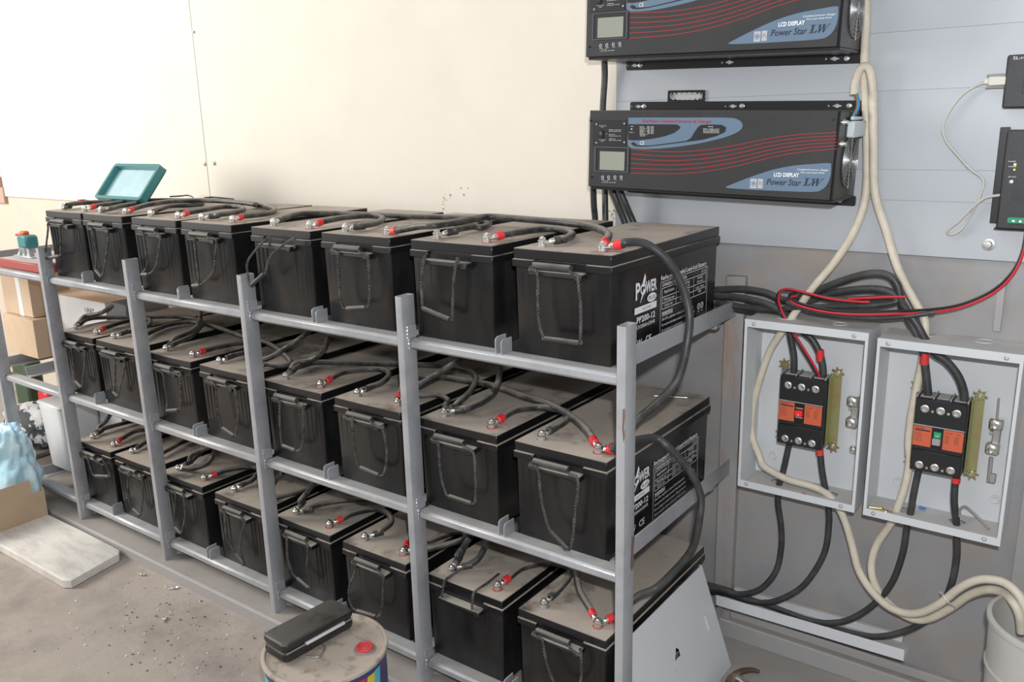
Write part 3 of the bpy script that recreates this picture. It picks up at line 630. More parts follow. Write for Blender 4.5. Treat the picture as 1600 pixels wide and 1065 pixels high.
# bottom row
C(2, Z5, (2, 0, 0), (2, 2, 0), [(180, 148, .010), (260, 125, .008), (400, 98, .006), (520, 130, .01), (620, 190, .01), (640, 240, .01), (600, 285, .012)], 'bottom-row cable joining left terminals of leftmost and sixth battery from right')
C(2, Z5, (2, 0, 0), None, [(165, 135, .02), (195, 110, .035), (222, 65, .07), (235, 40, 'y', .53), (240, 100, 'y', .57)], 'bottom-row cable rising to the back from leftmost battery')
C(2, Z5, (2, 0, 1), (2, 1, 0), [(330, 158, .008), (410, 150, .006), (440, 165, .006), (410, 195, .006), (370, 212, .008)], 'bottom-row cable looping from leftmost battery to its neighbour')
C(2, Z5, (2, 1, 1), (2, 3, 1), [(480, 245, .006), (600, 190, .006), (750, 200, .006), (1000, 330, .01), (1150, 400, .012), (1100, 432, .008), (990, 462, .006)], 'bottom-row cable with red sleeves from seventh to fifth battery from right')
C(2, Z5, (2, 2, 0), None, [(590, 268, .03), (650, 240, .05), (720, 215, .08), (770, 190, 'y', .52), (790, 230, 'y', .57)], 'bottom-row cable rising to the back from sixth battery from right')
C(2, Z5, (2, 2, 0), None, [(600, 330, .012), (660, 308, .02), (690, 265, .04), (700, 225, .08), (715, 190, 'y', .50), (730, 280, 'y', .565)], 'bottom-row cable bent round in front of sixth battery from right')
C(2, Z5, (2, 2, 1), (2, 3, 0), [(760, 335, .010), (865, 322, .008), (900, 342, .008), (870, 382, .008)], 'bottom-row cable looping between sixth and fifth batteries from right')
C(2, Z5, (2, 3, 1), None, [(980, 380, .03), (1010, 350, .06), (1040, 325, 'y', .50), (1050, 400, 'y', .565)], 'bottom-row cable rising to the back from fifth battery from right')
C(2, Z8, (2, 4, 0), (2, 6, 0), [(300, 218, .008), (420, 182, .006), (600, 160, .006), (800, 170, .01), (1100, 250, .012), (1250, 330, .014), (1300, 400, .016), (1270, 480, .016)], 'long bottom-row cable between left terminals of fourth and second batteries from right')
C(2, Z8, (2, 4, 0), None, [(270, 170, .02), (310, 120, .04), (370, 40, .09), (400, 0, 'y', .52), (410, 80, 'y', .57)], 'bottom-row cable rising to the back from fourth battery from right')
C(2, Z8, (2, 4, 1), (2, 5, 0), [(600, 242, .012), (730, 216, .010), (815, 245, .010), (832, 300, .010), (770, 350, .010)], 'bottom-row U shaped cable between fourth and third batteries from right', r=.0086)
C(2, Z8, (2, 5, 1), (2, 7, 1), [(955, 385, .008), (1060, 412, .008), (1180, 375, .008), (1290, 358, .012), (1500, 380, .02), (Z7, 800, 290, .03), (Z7, 828, 320, .03), (Z7, 845, 395, .016)], 'bottom-row cable with red sleeve crossing to rightmost battery', r=.0076)
C(2, Z8, (2, 5, 1), None, [(1000, 462, .01), (1080, 460, .01), (1180, 435, .014), (1280, 400, .03), (1340, 330, .08), (1350, 320, 'y', .52), (1360, 400, 'y', .57)], 'bottom-row dark cable rising to the back from third battery from right')
C(2, Z8, (2, 6, 0), None, [(1240, 505, .02), (1275, 455, .035), (1320, 390, .07), (1350, 340, 'y', .45), (1370, 320, 'y', .53), (1380, 420, 'y', .575)], 'dark bottom-row cable rising to the back from second battery from right', m=m_cabler)
C(2, Z8, (2, 6, 0), None, [(1300, 555, .012), (1370, 520, .02), (1405, 460, .035), (1425, 400, .07), (1440, 340, 'y', .45), (1460, 330, 'y', .53), (1470, 430, 'y', .575)], 'dark bottom-row cable bent outward from second battery from right', m=m_cabler)
C(2, Z7, (2, 6, 1), (2, 7, 0), [(600, 292, .012), (700, 272, .010), (785, 288, .010), (800, 325, .010), (765, 375, .010)], 'bottom-row U shaped cable between second battery from right and rightmost', r=.0085)

# metal rod on the middle battery
a = AZ(1022, 618, TOPZ[1] + 0.004); b_ = AZ(1074, 621, TOPZ[1] + 0.004)
o = MB().cyl(a - a, b_ - a, 0.003, seg=10).build('metal_rod', m_metal); o.location = a; tag(o, 'thin metal rod lying on the dusty rightmost middle-row battery', 'rod')

# ---------------------------------------------------------------- inverters
INV = Matrix.Translation(AY(919, 290.9, 0.44) + Vector((0, 0.18, 0))) @ Matrix.Rotation(radians(1.6), 4, 'Y')
INVI = INV.inverted(); IL, IH, ID = 0.600, 0.184, 0.18
def LP(px, py, off=0.0, y=0.44): p = INVI @ AY(px, py, y); p.y = -ID - off; return p
def Q4(x, y): return (880 + x/3.077, y/3.077)
def Q6(x, y): return (900 + x/6.154, 150 + y/6.154)
def decal(mb, pts, off, mi=0, sm=0):
    P = [LP(*p, off) for p in pts]
    mb.plate([[(p.x, p.z) for p in P]], (Vector((0, -ID - off, 0)), (1, 0, 0), (0, 0, 1)), 0.0, mi)
def smooth2(pts, n=5):
    P = [Vector((p[0], p[1], 0)) for p in pts]; P = P + [P[0]]; out = []
    N = len(P) - 1
    for i in range(N):
        a, b, c, d = P[(i-1) % N], P[i], P[(i+1) % N], P[(i+2) % N]
        for k in range(n):
            t = k/n; q = 0.5 * ((2*b) + (c - a)*t + (2*a - 5*b + 4*c - d)*t*t + (3*b - a - 3*c + d)*t*t*t); out.append((q.x, q.y))
    return out
inv = thing('power_inverter', 'lower of two wide black wall inverters, wholly in view', 'inverter', INV.translation, 'black inverters on the wall'); inv.rotation_euler = (0, radians(1.6), 0)
MB().box(0, -ID, 0.0, IL-0.004, -0.014, IH, 0.0015).build('front_cover', m_inv, inv)
MB().box(0.004, -ID+0.006, -0.0065, IL, -0.014, 0.0, 0.001).box(IL-0.004, -ID+0.004, 0, IL, -0.014, IH-0.002, 0.0008).build('chassis', m_flange, inv)
def flange(z0, z1, notch):
    holes = []
    for xc in (0.045, 0.30, 0.545):
        zc = (z0 + z1)/2; key = []
        for i in range(24):
            a = 2*pi*i/24; r = 0.0042 if abs(sin(a)) > 0.5 else 0.0035
            key.append((xc + 0.0105*cos(a), zc + 0.0023*sin(a)) if abs(cos(a)) > 0.5 else (xc + 0.0045*cos(a), zc + 0.0045*(1 if sin(a) > 0 else -1)))
        holes.append(key); holes.append(circ(xc - 0.019, zc, 0.0023, 10))
    o1 = rr(0.022, z0, IL+0.006, z1, 0.004)
    return MB().plate([o1] + holes, (Vector((0, -0.0125 - 0.0016, 0)), (1, 0, 0), (0, 0, 1)), 0.0016)
ft = flange(IH-0.002, IH+0.021, 1)
ft.build('top_flange', m_flange, inv); flange(-0.026, -0.003, 0).build('bottom_flange', m_flange, inv)
hp = [rr(0.128, IH+0.019, 0.228, IH+0.048, 0.003), rr(0.138, IH+0.027, 0.218, IH+0.0395, 0.006)]
MB().plate(hp, (Vector((0, -0.0142-0.0016, 0)), (1, 0, 0), (0, 0, 1)), 0.0018).build('handle_tab', m_flange, inv)
tr = MB().tube([(0.140, -0.016, IH+0.0268), (0.178, -0.017, IH+0.0262), (0.216, -0.016, IH+0.0268), (0.2195, -0.017, IH+0.033), (0.216, -0.016, IH+0.040), (0.178, -0.017, IH+0.0405), (0.140, -0.016, IH+0.040), (0.1365, -0.017, IH+0.033), (0.140, -0.016, IH+0.0268)], lambda u: 0.0017+0.0006*sin(u*150), 6, n=10)
tr.build('edge_trim', M('clear_edge_trim', (0.6, 0.58, 0.52), 0.4), inv)
for xs, zz in (((0.062, 0.30+0.023, 0.571), IH+0.0095), ((0.062, 0.571), -0.0145)):
    for x in xs:
        MB().lathe([(0.0072, 0), (0.0072, 0.001), (0.0052, 0.0018), (0.0048, 0.0055), (0.002, 0.006)], (x, -0.0142, zz), 12, 0, 'Y').build('fixing_screw', m_metal, inv)
# terminals on the left end
pb = [INVI @ AY(*Q4(70, 580), 0.5), INVI @ AY(*Q4(118, 660), 0.5)]
MB().box(-0.030, -0.13, 0.118, 0.0, -0.07, 0.158, 0.003).build('black_terminal_cover', m_blk, inv)['label'] = 'black terminal cover'
MB().box(-0.026, -0.13, 0.020, 0.0, -0.07, 0.066, 0.003).build('red_terminal_cover', m_redc, inv)['label'] = 'red terminal cover'
# prints
pr = MB(); pr.flat = True
decal(pr, smooth2([Q6(*p) for p in ((506, 222), (530, 208), (1000, 207), (1450, 208), (1560, 228), (1602, 278), (1570, 335), (1440, 393), (1200, 452), (950, 490), (750, 508), (600, 506), (504, 482), (503, 350))]), 0.0003)
decal(pr, smooth2([Q4(*p) for p in ((783, 901), (810, 886), (900, 851), (1000, 818), (1100, 797), (1200, 788), (1280, 784), (1288, 800), (1285, 845), (1268, 888), (1238, 914), (1190, 922), (1000, 916), (850, 908))]), 0.0003)
pr.build('blue_print', m_blue, inv, smooth=False)
pk = MB(); pk.flat = True
decal(pk, [Q6(*p) for p in ((503, 270), (800, 271), (970, 273), (1004, 292), (1000, 312), (950, 352), (850, 388), (740, 410), (640, 422), (560, 426), (503, 422))], 0.0006)
decal(pk, [Q6(*p) for p in ((1205, 277), (1290, 273), (1400, 276), (1445, 300), (1436, 345), (1350, 385), (1220, 420), (1070, 440), (850, 468), (700, 485), (600, 487), (555, 480), (528, 458), (545, 443), (570, 450), (590, 472), (700, 476), (850, 458), (1060, 430), (1105, 405), (1140, 345), (1175, 295))], 0.0006)
pk.build('black_print', m_blk, inv, smooth=False)
rl = MB(); rl.flat = True
base_l = [(325, 716, 23), (450, 727, 21.5), (560, 729, 21), (700, 719, 20.5), (850, 694, 20), (1000, 664, 18.5), (1150, 645, 17), (1316, 637, 15.6)]
for i in range(6):
    cp = catmull([Vector((x, y + i*s, 0)) for x, y, s in base_l], 5)
    up = [LP(*Q4(p.x, p.y - 1.6), 0.0004) for p in cp]; dn = [LP(*Q4(p.x, p.y + 1.6), 0.0004) for p in cp]
    n = len(cp); rl.add(up + dn, [(k, k+1, n+k+1, n+k) for k in range(n-1)])
up = Vector((0, 0, 1))
def T4(mb, s, x0, y0, x1, y1, hpx, mi=0, off=0.0009, **k):
    if x1 < 305 and y0 < 700: off = 0.0018
    mb.text(s, LP(*Q4(x0, y0), off), LP(*Q4(x1, y1), off), hpx/3.077/640, up, mi, **k)
T4(rl, 'SineWave Combined Inverter & Charger', 380, 588, 714, 591, 14, bold=0.01)
rl.build('red_print', m_rp, inv, smooth=False)
wt = MB(); wt.flat = True
T4(wt, 'LCD DISPLAY', 1013, 848, 1134, 850, 16, bold=0.03)
T4(wt, 'Combined inverter charger', 1126, 818, 1278, 822, 8, shear=0.3); T4(wt, 'Pure sine wave form', 1142, 832, 1256, 835, 8, shear=0.3)
T4(wt, 'CE', 369, 696, 390, 696, 17)
T4(wt, 'Warning', 696, 611, 722, 611, 5)
for i, s in enumerate(('High voltage inside', 'Do not open or disassemble this unit', 'Refer to the manual before operation', 'Only qualified staff may service')):
    T4(wt, s, 674, 621 + i*6, 750, 622 + i*6, 4)
for i, s in enumerate(('Model', 'Power', 'Input V', 'Output', 'Battery', 'Charge current', 'Frequency', 'Waveform', 'Transfer time')):
    T4(wt, s, 369, 610 + i*5.6, 388 + (i*7 % 17), 610 + i*5.6, 3.6)
    if i < 7: T4(wt, '220V  50Hz', 404, 610 + i*5.6, 436, 610 + i*5.6, 3.6)
T4(wt, 'ALARM', 322, 609, 338, 609, 3.5); T4(wt, 'Battery low', 319, 637, 342, 637, 3.5)
for y, s in ((606, 'Power saver'), (612, 'auto'), (673, 'Power saver'), (680, 'off')): T4(wt, s, 174 if len(s) > 5 else 184, y, 208 if len(s) > 5 else 196, y, 4)
T4(wt, 'unit off', 205, 645, 213, 645, 3.5)
for y, s in ((626, 'Battery charger'), (633, 'Inverse power out'), (648, 'Inverter'), (655, 'Inverse power out'), (669, 'Alarm'), (676, 'Inverse power on fault')): T4(wt, s, 222, y, 268 if len(s) < 15 and len(s) > 9 else (252 if len(s) < 10 else 280), y, 4.2)
for x, s in ((192, 'MENU'), (221, 'ENTER'), (251, 'DOWN'), (281, 'UP')):
    T4(wt, s, x-7, 865, x+7, 865, 4)
    P0 = LP(*Q4(x, 851), 0.0026); wt.plate([circ(P0.x, P0.z, 0.0036, 14), circ(P0.x, P0.z, 0.0026, 12)], (Vector((0, P0.y, 0)), (1, 0, 0), (0, 0, 1)))
T4(wt, 'Function', 194, 871, 218, 871, 3.6); T4(wt, 'Turn on the setting page', 186, 878, 254, 878, 3.6)
wt.build('white_print', m_wp, inv, smooth=False)['kind'] = 'stuff'
gp = MB(); gp.flat = True   # pale emblem squares
for (x0, x1) in ((898, 932), (934, 962)):
    A1, A2 = LP(*Q4(x0, 904), 0.0006), LP(*Q4(x1, 860), 0.0006)
    ox, oz = (A1.x + A2.x)/2, (A1.z + A2.z)/2; wx, wz = (A2.x - A1.x)/2, (A2.z - A1.z)/2
    gp.plate([[(A1.x, A1.z), (A2.x, A1.z), (A2.x, A2.z), (A1.x, A2.z)], circ(ox, oz, min(wx, wz)*0.8, 18)], (Vector((0, A1.y, 0)), (1, 0, 0), (0, 0, 1)))
    gp.plate([circ(ox, oz, min(wx, wz)*0.62, 14), circ(ox, oz, min(wx, wz)*0.4, 14)], (Vector((0, A1.y, 0)), (1, 0, 0), (0, 0, 1)))
k = LP(*Q4(944, 884), 0.001)
gp.add([LP(*Q4(*p), 0.001) for p in ((936, 876), (940, 873), (947, 886), (958, 866), (962, 868), (949, 898))], [(0, 1, 2, 5), (2, 3, 4, 5)])
gp.build('emblem_print', m_gp, inv, smooth=False)
dt = MB(); dt.flat = True
T4(dt, 'Power Star', 977, 887, 1143, 893, 26, shear=0.22, bold=0.010)
def glyph(polys, x0, base, wpx, hpx):   # italic serif capitals drawn from their strokes
    for poly in polys: dt.add([LP(*Q4(x0 + (gx + 0.26*gy)*wpx, base + (x0 - 1150)*0.04 - gy*hpx), 0.0009) for gx, gy in poly], [list(range(len(poly)))])
glyph([[(0, 0), (.78, 0), (.86, .32), (.80, .32), (.60, .07), (0, .07)], [(.20, .05), (.42, .05), (.42, .95), (.20, .95)], [(.02, .93), (.62, .93), (.62, 1), (.02, 1)]], 1150, 892, 44, 36)
glyph([[(.08, 1), (.26, 1), (.36, .22), (.30, 0), (.24, 0)], [(.24, 0), (.30, 0), (.56, .82), (.53, 1), (.50, .90)], [(.45, 1), (.63, 1), (.73, .22), (.67, 0), (.61, 0)], [(.61, 0), (.67, 0), (1.0, 1), (.95, 1)], [(0, .94), (.34, .94), (.34, 1), (0, 1)], [(.40, .94), (.70, .94), (.70, 1), (.40, 1)], [(.86, .94), (1.08, .94), (1.08, 1), (.86, 1)]], 1182, 893, 54, 36)
dt.build('dark_print', m_dp, inv, smooth=False)
# control panel, switch, LCD, buttons
a_, b2 = LP(*Q4(142, 699)), LP(*Q4(306, 578)); 
MB().box(a_.x, -ID-0.0012, a_.z, b2.x, -ID, b2.z, 0.0005).build('switch_panel', m_blk, inv)
s1, s2 = LP(*Q4(176, 663)), LP(*Q4(194, 626)); sw = MB().box(s1.x, -ID-0.004, s1.z, s2.x, -ID-0.001, s2.z, 0.0006).build('rocker_switch', m_flange, inv)
s1, s2 = LP(*Q4(179, 650)), LP(*Q4(191, 632)); MB().box(s1.x, -ID-0.0055, s1.z, s2.x, -ID-0.003, s2.z, 0.0008).build('rocker', m_clear, sw)
for p in ((162, 597), (296, 594), (162, 686), (296, 684), (132, 579), (136, 850), (1296, 574), (1278, 889)):
    c = LP(*Q4(*p)); MB().lathe([(0.0026, 0), (0.0022, 0.0018), (0.001, 0.0022)], (c.x, -ID-0.0008, c.z), 10, 0, 'Y').build('cover_screw', m_lead if p[0] in (162, 296) else m_flange, inv)
a_, b2 = LP(*Q4(152, 823)), LP(*Q4(318, 708))
fr = MB().plate([rr(a_.x, a_.z, b2.x, b2.z, 0.003), rr(a_.x+0.003, a_.z+0.002, b2.x-0.003, b2.z-0.002, 0.002)], (Vector((0, -ID, 0)), (1, 0, 0), (0, 0, 1)), 0.003)
fr.build('clear_window_frame', m_clear, inv)
MB().box(a_.x+0.003, -ID-0.0014, a_.z+0.002, b2.x-0.003, -ID, b2.z-0.002).build('display_bezel', m_blk, inv)
a_, b2 = LP(*Q4(176, 815)), LP(*Q4(298, 730)); lc = MB().box(a_.x, -ID-0.0022, a_.z, b2.x, -ID-0.001, b2.z, 0.0004).build('lcd_screen', m_lcd, inv)
c = LP(*Q4(330, 620)); MB().lathe([(0.002, 0), (0.0012, 0.002)], (c.x, -ID-0.0006, c.z), 8, 0, 'Y').build('led', m_wp, inv)
# fan end
FX = IL; fy, fz = -0.082, 0.078
MB().plate([circ(fy, fz, 0.058, 32)], (Vector((FX+0.0003, 0, 0)), (0, 1, 0), (0, 0, 1)), 0.0004).build('fan_opening', m_flange, inv)
fg = MB()
for r in (0.056, 0.048, 0.040, 0.032, 0.024, 0.016):
    fg.tube([(FX+0.004, fy + r*cos(a*pi/16), fz + r*sin(a*pi/16)) for a in range(33)], 0.0007, 5, smooth=False)
for a in (0, 45, 90, 135): fg.cyl((FX+0.0035, fy + 0.06*cos(radians(a)), fz + 0.06*sin(radians(a))), (FX+0.0035, fy - 0.06*cos(radians(a)), fz - 0.06*sin(radians(a))), 0.0009, seg=6)
fg.cyl((FX+0.001, fy, fz), (FX+0.0045, fy, fz), 0.011, seg=16)
fg.build('fan_grille', M('fan_wire', (0.45, 0.45, 0.46), 0.4, 0.8), inv)
for z in (IH-0.024, IH-0.068): MB().lathe([(0.006, 0), (0.006, 0.005), (0.0045, 0.007), (0.0045, 0.012), (0.003, 0.0125)], (FX, -0.160, z), 14, 0, 'X').build('breaker_button', m_metal, inv)
MB().box(FX, -0.125, IH-0.056, FX+0.016, -0.03, IH-0.022, 0.003).box(FX+0.004, -0.12, IH-0.020, FX+0.012, -0.035, IH-0.013, 0.002).build('terminal_block', m_tb, inv)
kids = list(inv.children)
inv2 = inv.copy(); COL.objects.link(inv2); inv2['label'] = 'upper of two wide black wall inverters, cut off by the frame top'
inv2.location = inv.location + (AY(914, 89.4, 0.44) - AY(919, 290.9, 0.44)) + Vector((0.002, 0, 0))
for c in kids:
    d = c.copy(); COL.objects.link(d); d.parent = inv2
    for g in c.children: e = g.copy(); COL.objects.link(e); e.parent = d
c = LP(*Q4(262, 648)); MB().lathe([(0.0022, 0), (0.0016, 0.0012)], (c.x, -ID-0.0012, c.z), 8, 0, 'Y').build('green_led', M('lit_green_led', (0.3, 0.9, 0.1), 0.4, emit=((0.35, 1.0, 0.1), 2.0)), inv2)
# cables under the inverters
def wcable(name, label, pts, r, m, cat='cable', group=None, seg=10, n=8):
    P = [p if isinstance(p, Vector) else AY(*p) for p in pts]; base = P[0].copy()
    o = shift(MB().tube(P, r, seg, n=n), base).build(name, m); o.location = base; tag(o, label, cat, group); return o
g_ = 'black cables below the inverters'
wcable('power_cable', 'black cable dropping from upper inverter behind lower one', [(944, 88, .575), (945, 120, .585), (942, 172, .590), (943, 230, .5965), (945, 290, .5985), (946, 345, .585), (947, 420, .570), (948, 470, .565)], .0085, m_cabler, group=g_)
wcable('power_cable', 'leftmost vertical black cable below the lower inverter', [(927, 288, .55), (928, 320, .565), (930, 345, .575), (932, 420, .57), (934, 470, .565)], .0085, m_cabler, group=g_)
wcable('power_cable', 'slanting black cable below lower inverter, left of its twin', [(955, 292, .55), (964, 315, .555), (976, 345, .57), (995, 400, .57), (1010, 450, .565)], .0085, m_cabler, group=g_)
wcable('power_cable', 'rightmost slanting black cable below the lower inverter', [(966, 292, .55), (976, 315, .555), (989, 345, .57), (1012, 400, .57), (1030, 450, .565)], .0085, m_cabler, group=g_)
# coloured cores from the cream cable into the inverter end
for off, mm, nmx in ((0, m_brw, 'brown'), (2.2, m_grn, 'green'), (5, m_blw, 'blue')):
    wcable('wire_core', 'short %s wire core at the inverter terminal block' % nmx, [(1335+off*.8, 146, .562), (1339+off*.6, 158, .545), (1338+off*.5, 170, .535), (1331+off*.6, 182, .525), (1328+off*.6, 190, .528)], .0024, mm, 'wire', 'coloured wire cores', 6)

# ---------------------------------------------------------------- cream cables
S6 = lambda x, y, d: (1130 + x/2.917, 700 + y/2.917, d)
S5 = lambda x, y, d: (1130 + x/3.3277, 400 + y/3.3277, d)
wcable('mains_cable', 'cream cable looping from inverter end down through right enclosure to bucket',
  [(1335, 148, .565), (1337, 128, .568), (1343, 110, .573), (1352, 104, .575), (1360, 113, .578), (1364, 150, .585), (1365, 220, .585), (1367, 300, .585), (1385, 360, .585), (1400, 410, .583), (1415, 445, .58), S5(1010, 260, .57), S5(1045, 330, .562), S5(1048, 420, .56), S5(1040, 520, .572), S5(1020, 620, .578), S5(1000, 720, .580), S5(975, 860, .578), S5(965, 980, .575), S6(850, 60, .57), S6(830, 170, .565), S6(795, 270, .560), S6(765, 340, .562), S6(705, 430, .565), S6(678, 510, .565), S6(682, 590, .56), S6(725, 675, .566), S6(800, 745, .562), S6(880, 780, .556), S6(950, 772, .548), S6(1040, 725, .538), S6(1120, 670, .528), S6(1200, 645, .515), S6(1270, 655, .50), S6(1320, 700, .46), S6(1350, 760, .45), S6(1360, 840, .45)], .0092, m_white_cable, group='cream mains cables')
wcable('mains_cable', 'cream cable from frame top down through left enclosure to bucket',
  [(1354, -60, .596), (1353, 40, .5965), (1351, 95, .5965), (1354, 200, .5965), (1353, 300, .594), (1335, 360, .580), (1305, 408, .575), (1272, 447, .565), S5(400, 255, .558), S5(350, 330, .556), S5(300, 400, .560), S5(240, 500, .572), S5(180, 680, .580), S5(150, 820, .582), S5(150, 930, .580), S5(190, 1040, .573), S6(190, 85, .562), S6(290, 140, .545), S6(400, 172, .545), S6(470, 205, .552), S6(520, 260, .554), S6(555, 330, .556), S6(585, 430, .558), S6(620, 560, .556), S6(690, 665, .55), S6(780, 735, .535), S6(880, 752, .52), S6(980, 712, .50), S6(1080, 635, .49), S6(1170, 598, .48), S6(1270, 608, .47), S6(1340, 660, .46), S6(1385, 745, .45), S6(1400, 830, .45)], .0092, m_white_cable, group='cream mains cables')
wcable('cable_tie', 'thin white cable tie round the two cream cables', [S6(995, 655, .520), S6(1004, 672, .487), S6(1026, 700, .484), S6(1054, 724, .515), S6(1046, 734, .545), S6(1012, 690, .552), S6(990, 656, .540)], .0016, m_wp, 'cable tie', seg=6)

# ---------------------------------------------------------------- enclosures with breakers
def enclosure(label, x0, x1, z0, z1, topholes, bothole, ko):
    W = x1 - x0; H = z1 - z0; D = 0.118
    e = thing('breaker_enclosure', label, 'electrical box', ((x0+x1)/2, WALL, z0), 'grey breaker enclosures'); o = Vector(((x0+x1)/2, WALL, z0)); hw = W/2
    mb = MB(); t = 0.0016; F0 = -D
    mb.box(-hw, -0.0018, 0, hw, -0.0002, H)
    mb.box(-hw, F0, 0, -hw+t, -0.002, H); mb.box(hw-t, F0, 0, hw, -0.002, H)
    mb.plate([[(-hw+t, F0), (hw-t, F0), (hw-t, -0.002), (-hw+t, -0.002)]] + [circ(a, b, r, 22) for a, b, r in topholes], (Vector((0, 0, H-t)), (1, 0, 0), (0, 1, 0)), t)
    mb.plate([[(-hw+t, F0), (hw-t, F0), (hw-t, -0.002), (-hw+t, -0.002)]] + [circ(a, b, r, 22) for a, b, r in bothole], (Vector((0, 0, 0)), (1, 0, 0), (0, 1, 0)), t)
    mb.build('box_body', m_enc, e)
    lip = MB().plate([[(-hw-0.0006, -0.0006), (hw+0.0006, -0.0006), (hw+0.0006, H+0.0006), (-hw-0.0006, H+0.0006)], [(-hw+0.006, 0.017), (hw-0.006, 0.017), (hw-0.006, H-0.018), (-hw+0.006, H-0.018)]], (Vector((0, F0-0.0001, 0)), (1, 0, 0), (0, 0, 1)), 0.0016)
    lip.build('front_lip', M('lip_light_grey', (0.62, 0.64, 0.655), 0.35), e)
    for x in (-hw+0.022, hw-0.030):
        for z in (0.0085, H-0.0095): MB().lathe([(0.0048, 0), (0.0048, 0.0012), (0.003, 0.0016), (0.0022, -0.001)], (x, F0-0.0016, z), 12, 0, 'Y').build('lip_screw', m_lead, e)
    for a, b, r in ko: MB().lathe([(r, 0), (r, 0.0012), (r-0.0022, 0.0012), (r-0.0022, 0.0001)], (a, b, H), 24).build('knockout_ring', m_enc, e)
    for x, z in ((-hw+0.045, 0.05), (hw-0.03, 0.055)):
        MB().lathe([(0.011, 0), (0.009, 0.003), (0.006, 0.003), (0.0045, 0.002), (0.0045, 0.0045), (0.002, 0.005)], (x, -0.002, z), 16, 0, 'Y').build('mounting_dimple', m_enc, e)
    return e, o
def hole(px, py, z, o):
    p = AZ(px, py, z); return (p.x - o[0], p.y - WALL)
B1 = (-0.1695, 0.1115, -0.642, -0.214); B2 = (0.1315, 0.4085, -0.641, -0.222)
def H(bx, px, py, z, r):
    p = AZ(px, py, z); return (max(min(p.x - (bx[0]+bx[1])/2, 0.115), -0.115), max(min(p.y - WALL, -r-0.008), -0.115+r+0.003), r)
e1, o1 = enclosure('left grey enclosure, lidless, breaker with red toggle inside', *B1, [H(B1, 1231, 496, B1[3], .021)], [H(B1, 1215, 752, B1[2], .016), H(B1, 1298, 772, B1[2], .017)], [H(B1, 1312, 506, B1[3], .017), H(B1, 1231, 496, B1[3], .0235)])
e2, o2 = enclosure('right grey enclosure, lidless, breaker with green toggle inside', *B2, [H(B2, 1445, 521, B2[3], .021)], [H(B2, 1414, 797, B2[2], .019), H(B2, 1495, 815, B2[2], .017)], [H(B2, 1538, 533, B2[3], .019), H(B2, 1445, 521, B2[3], .0235)])
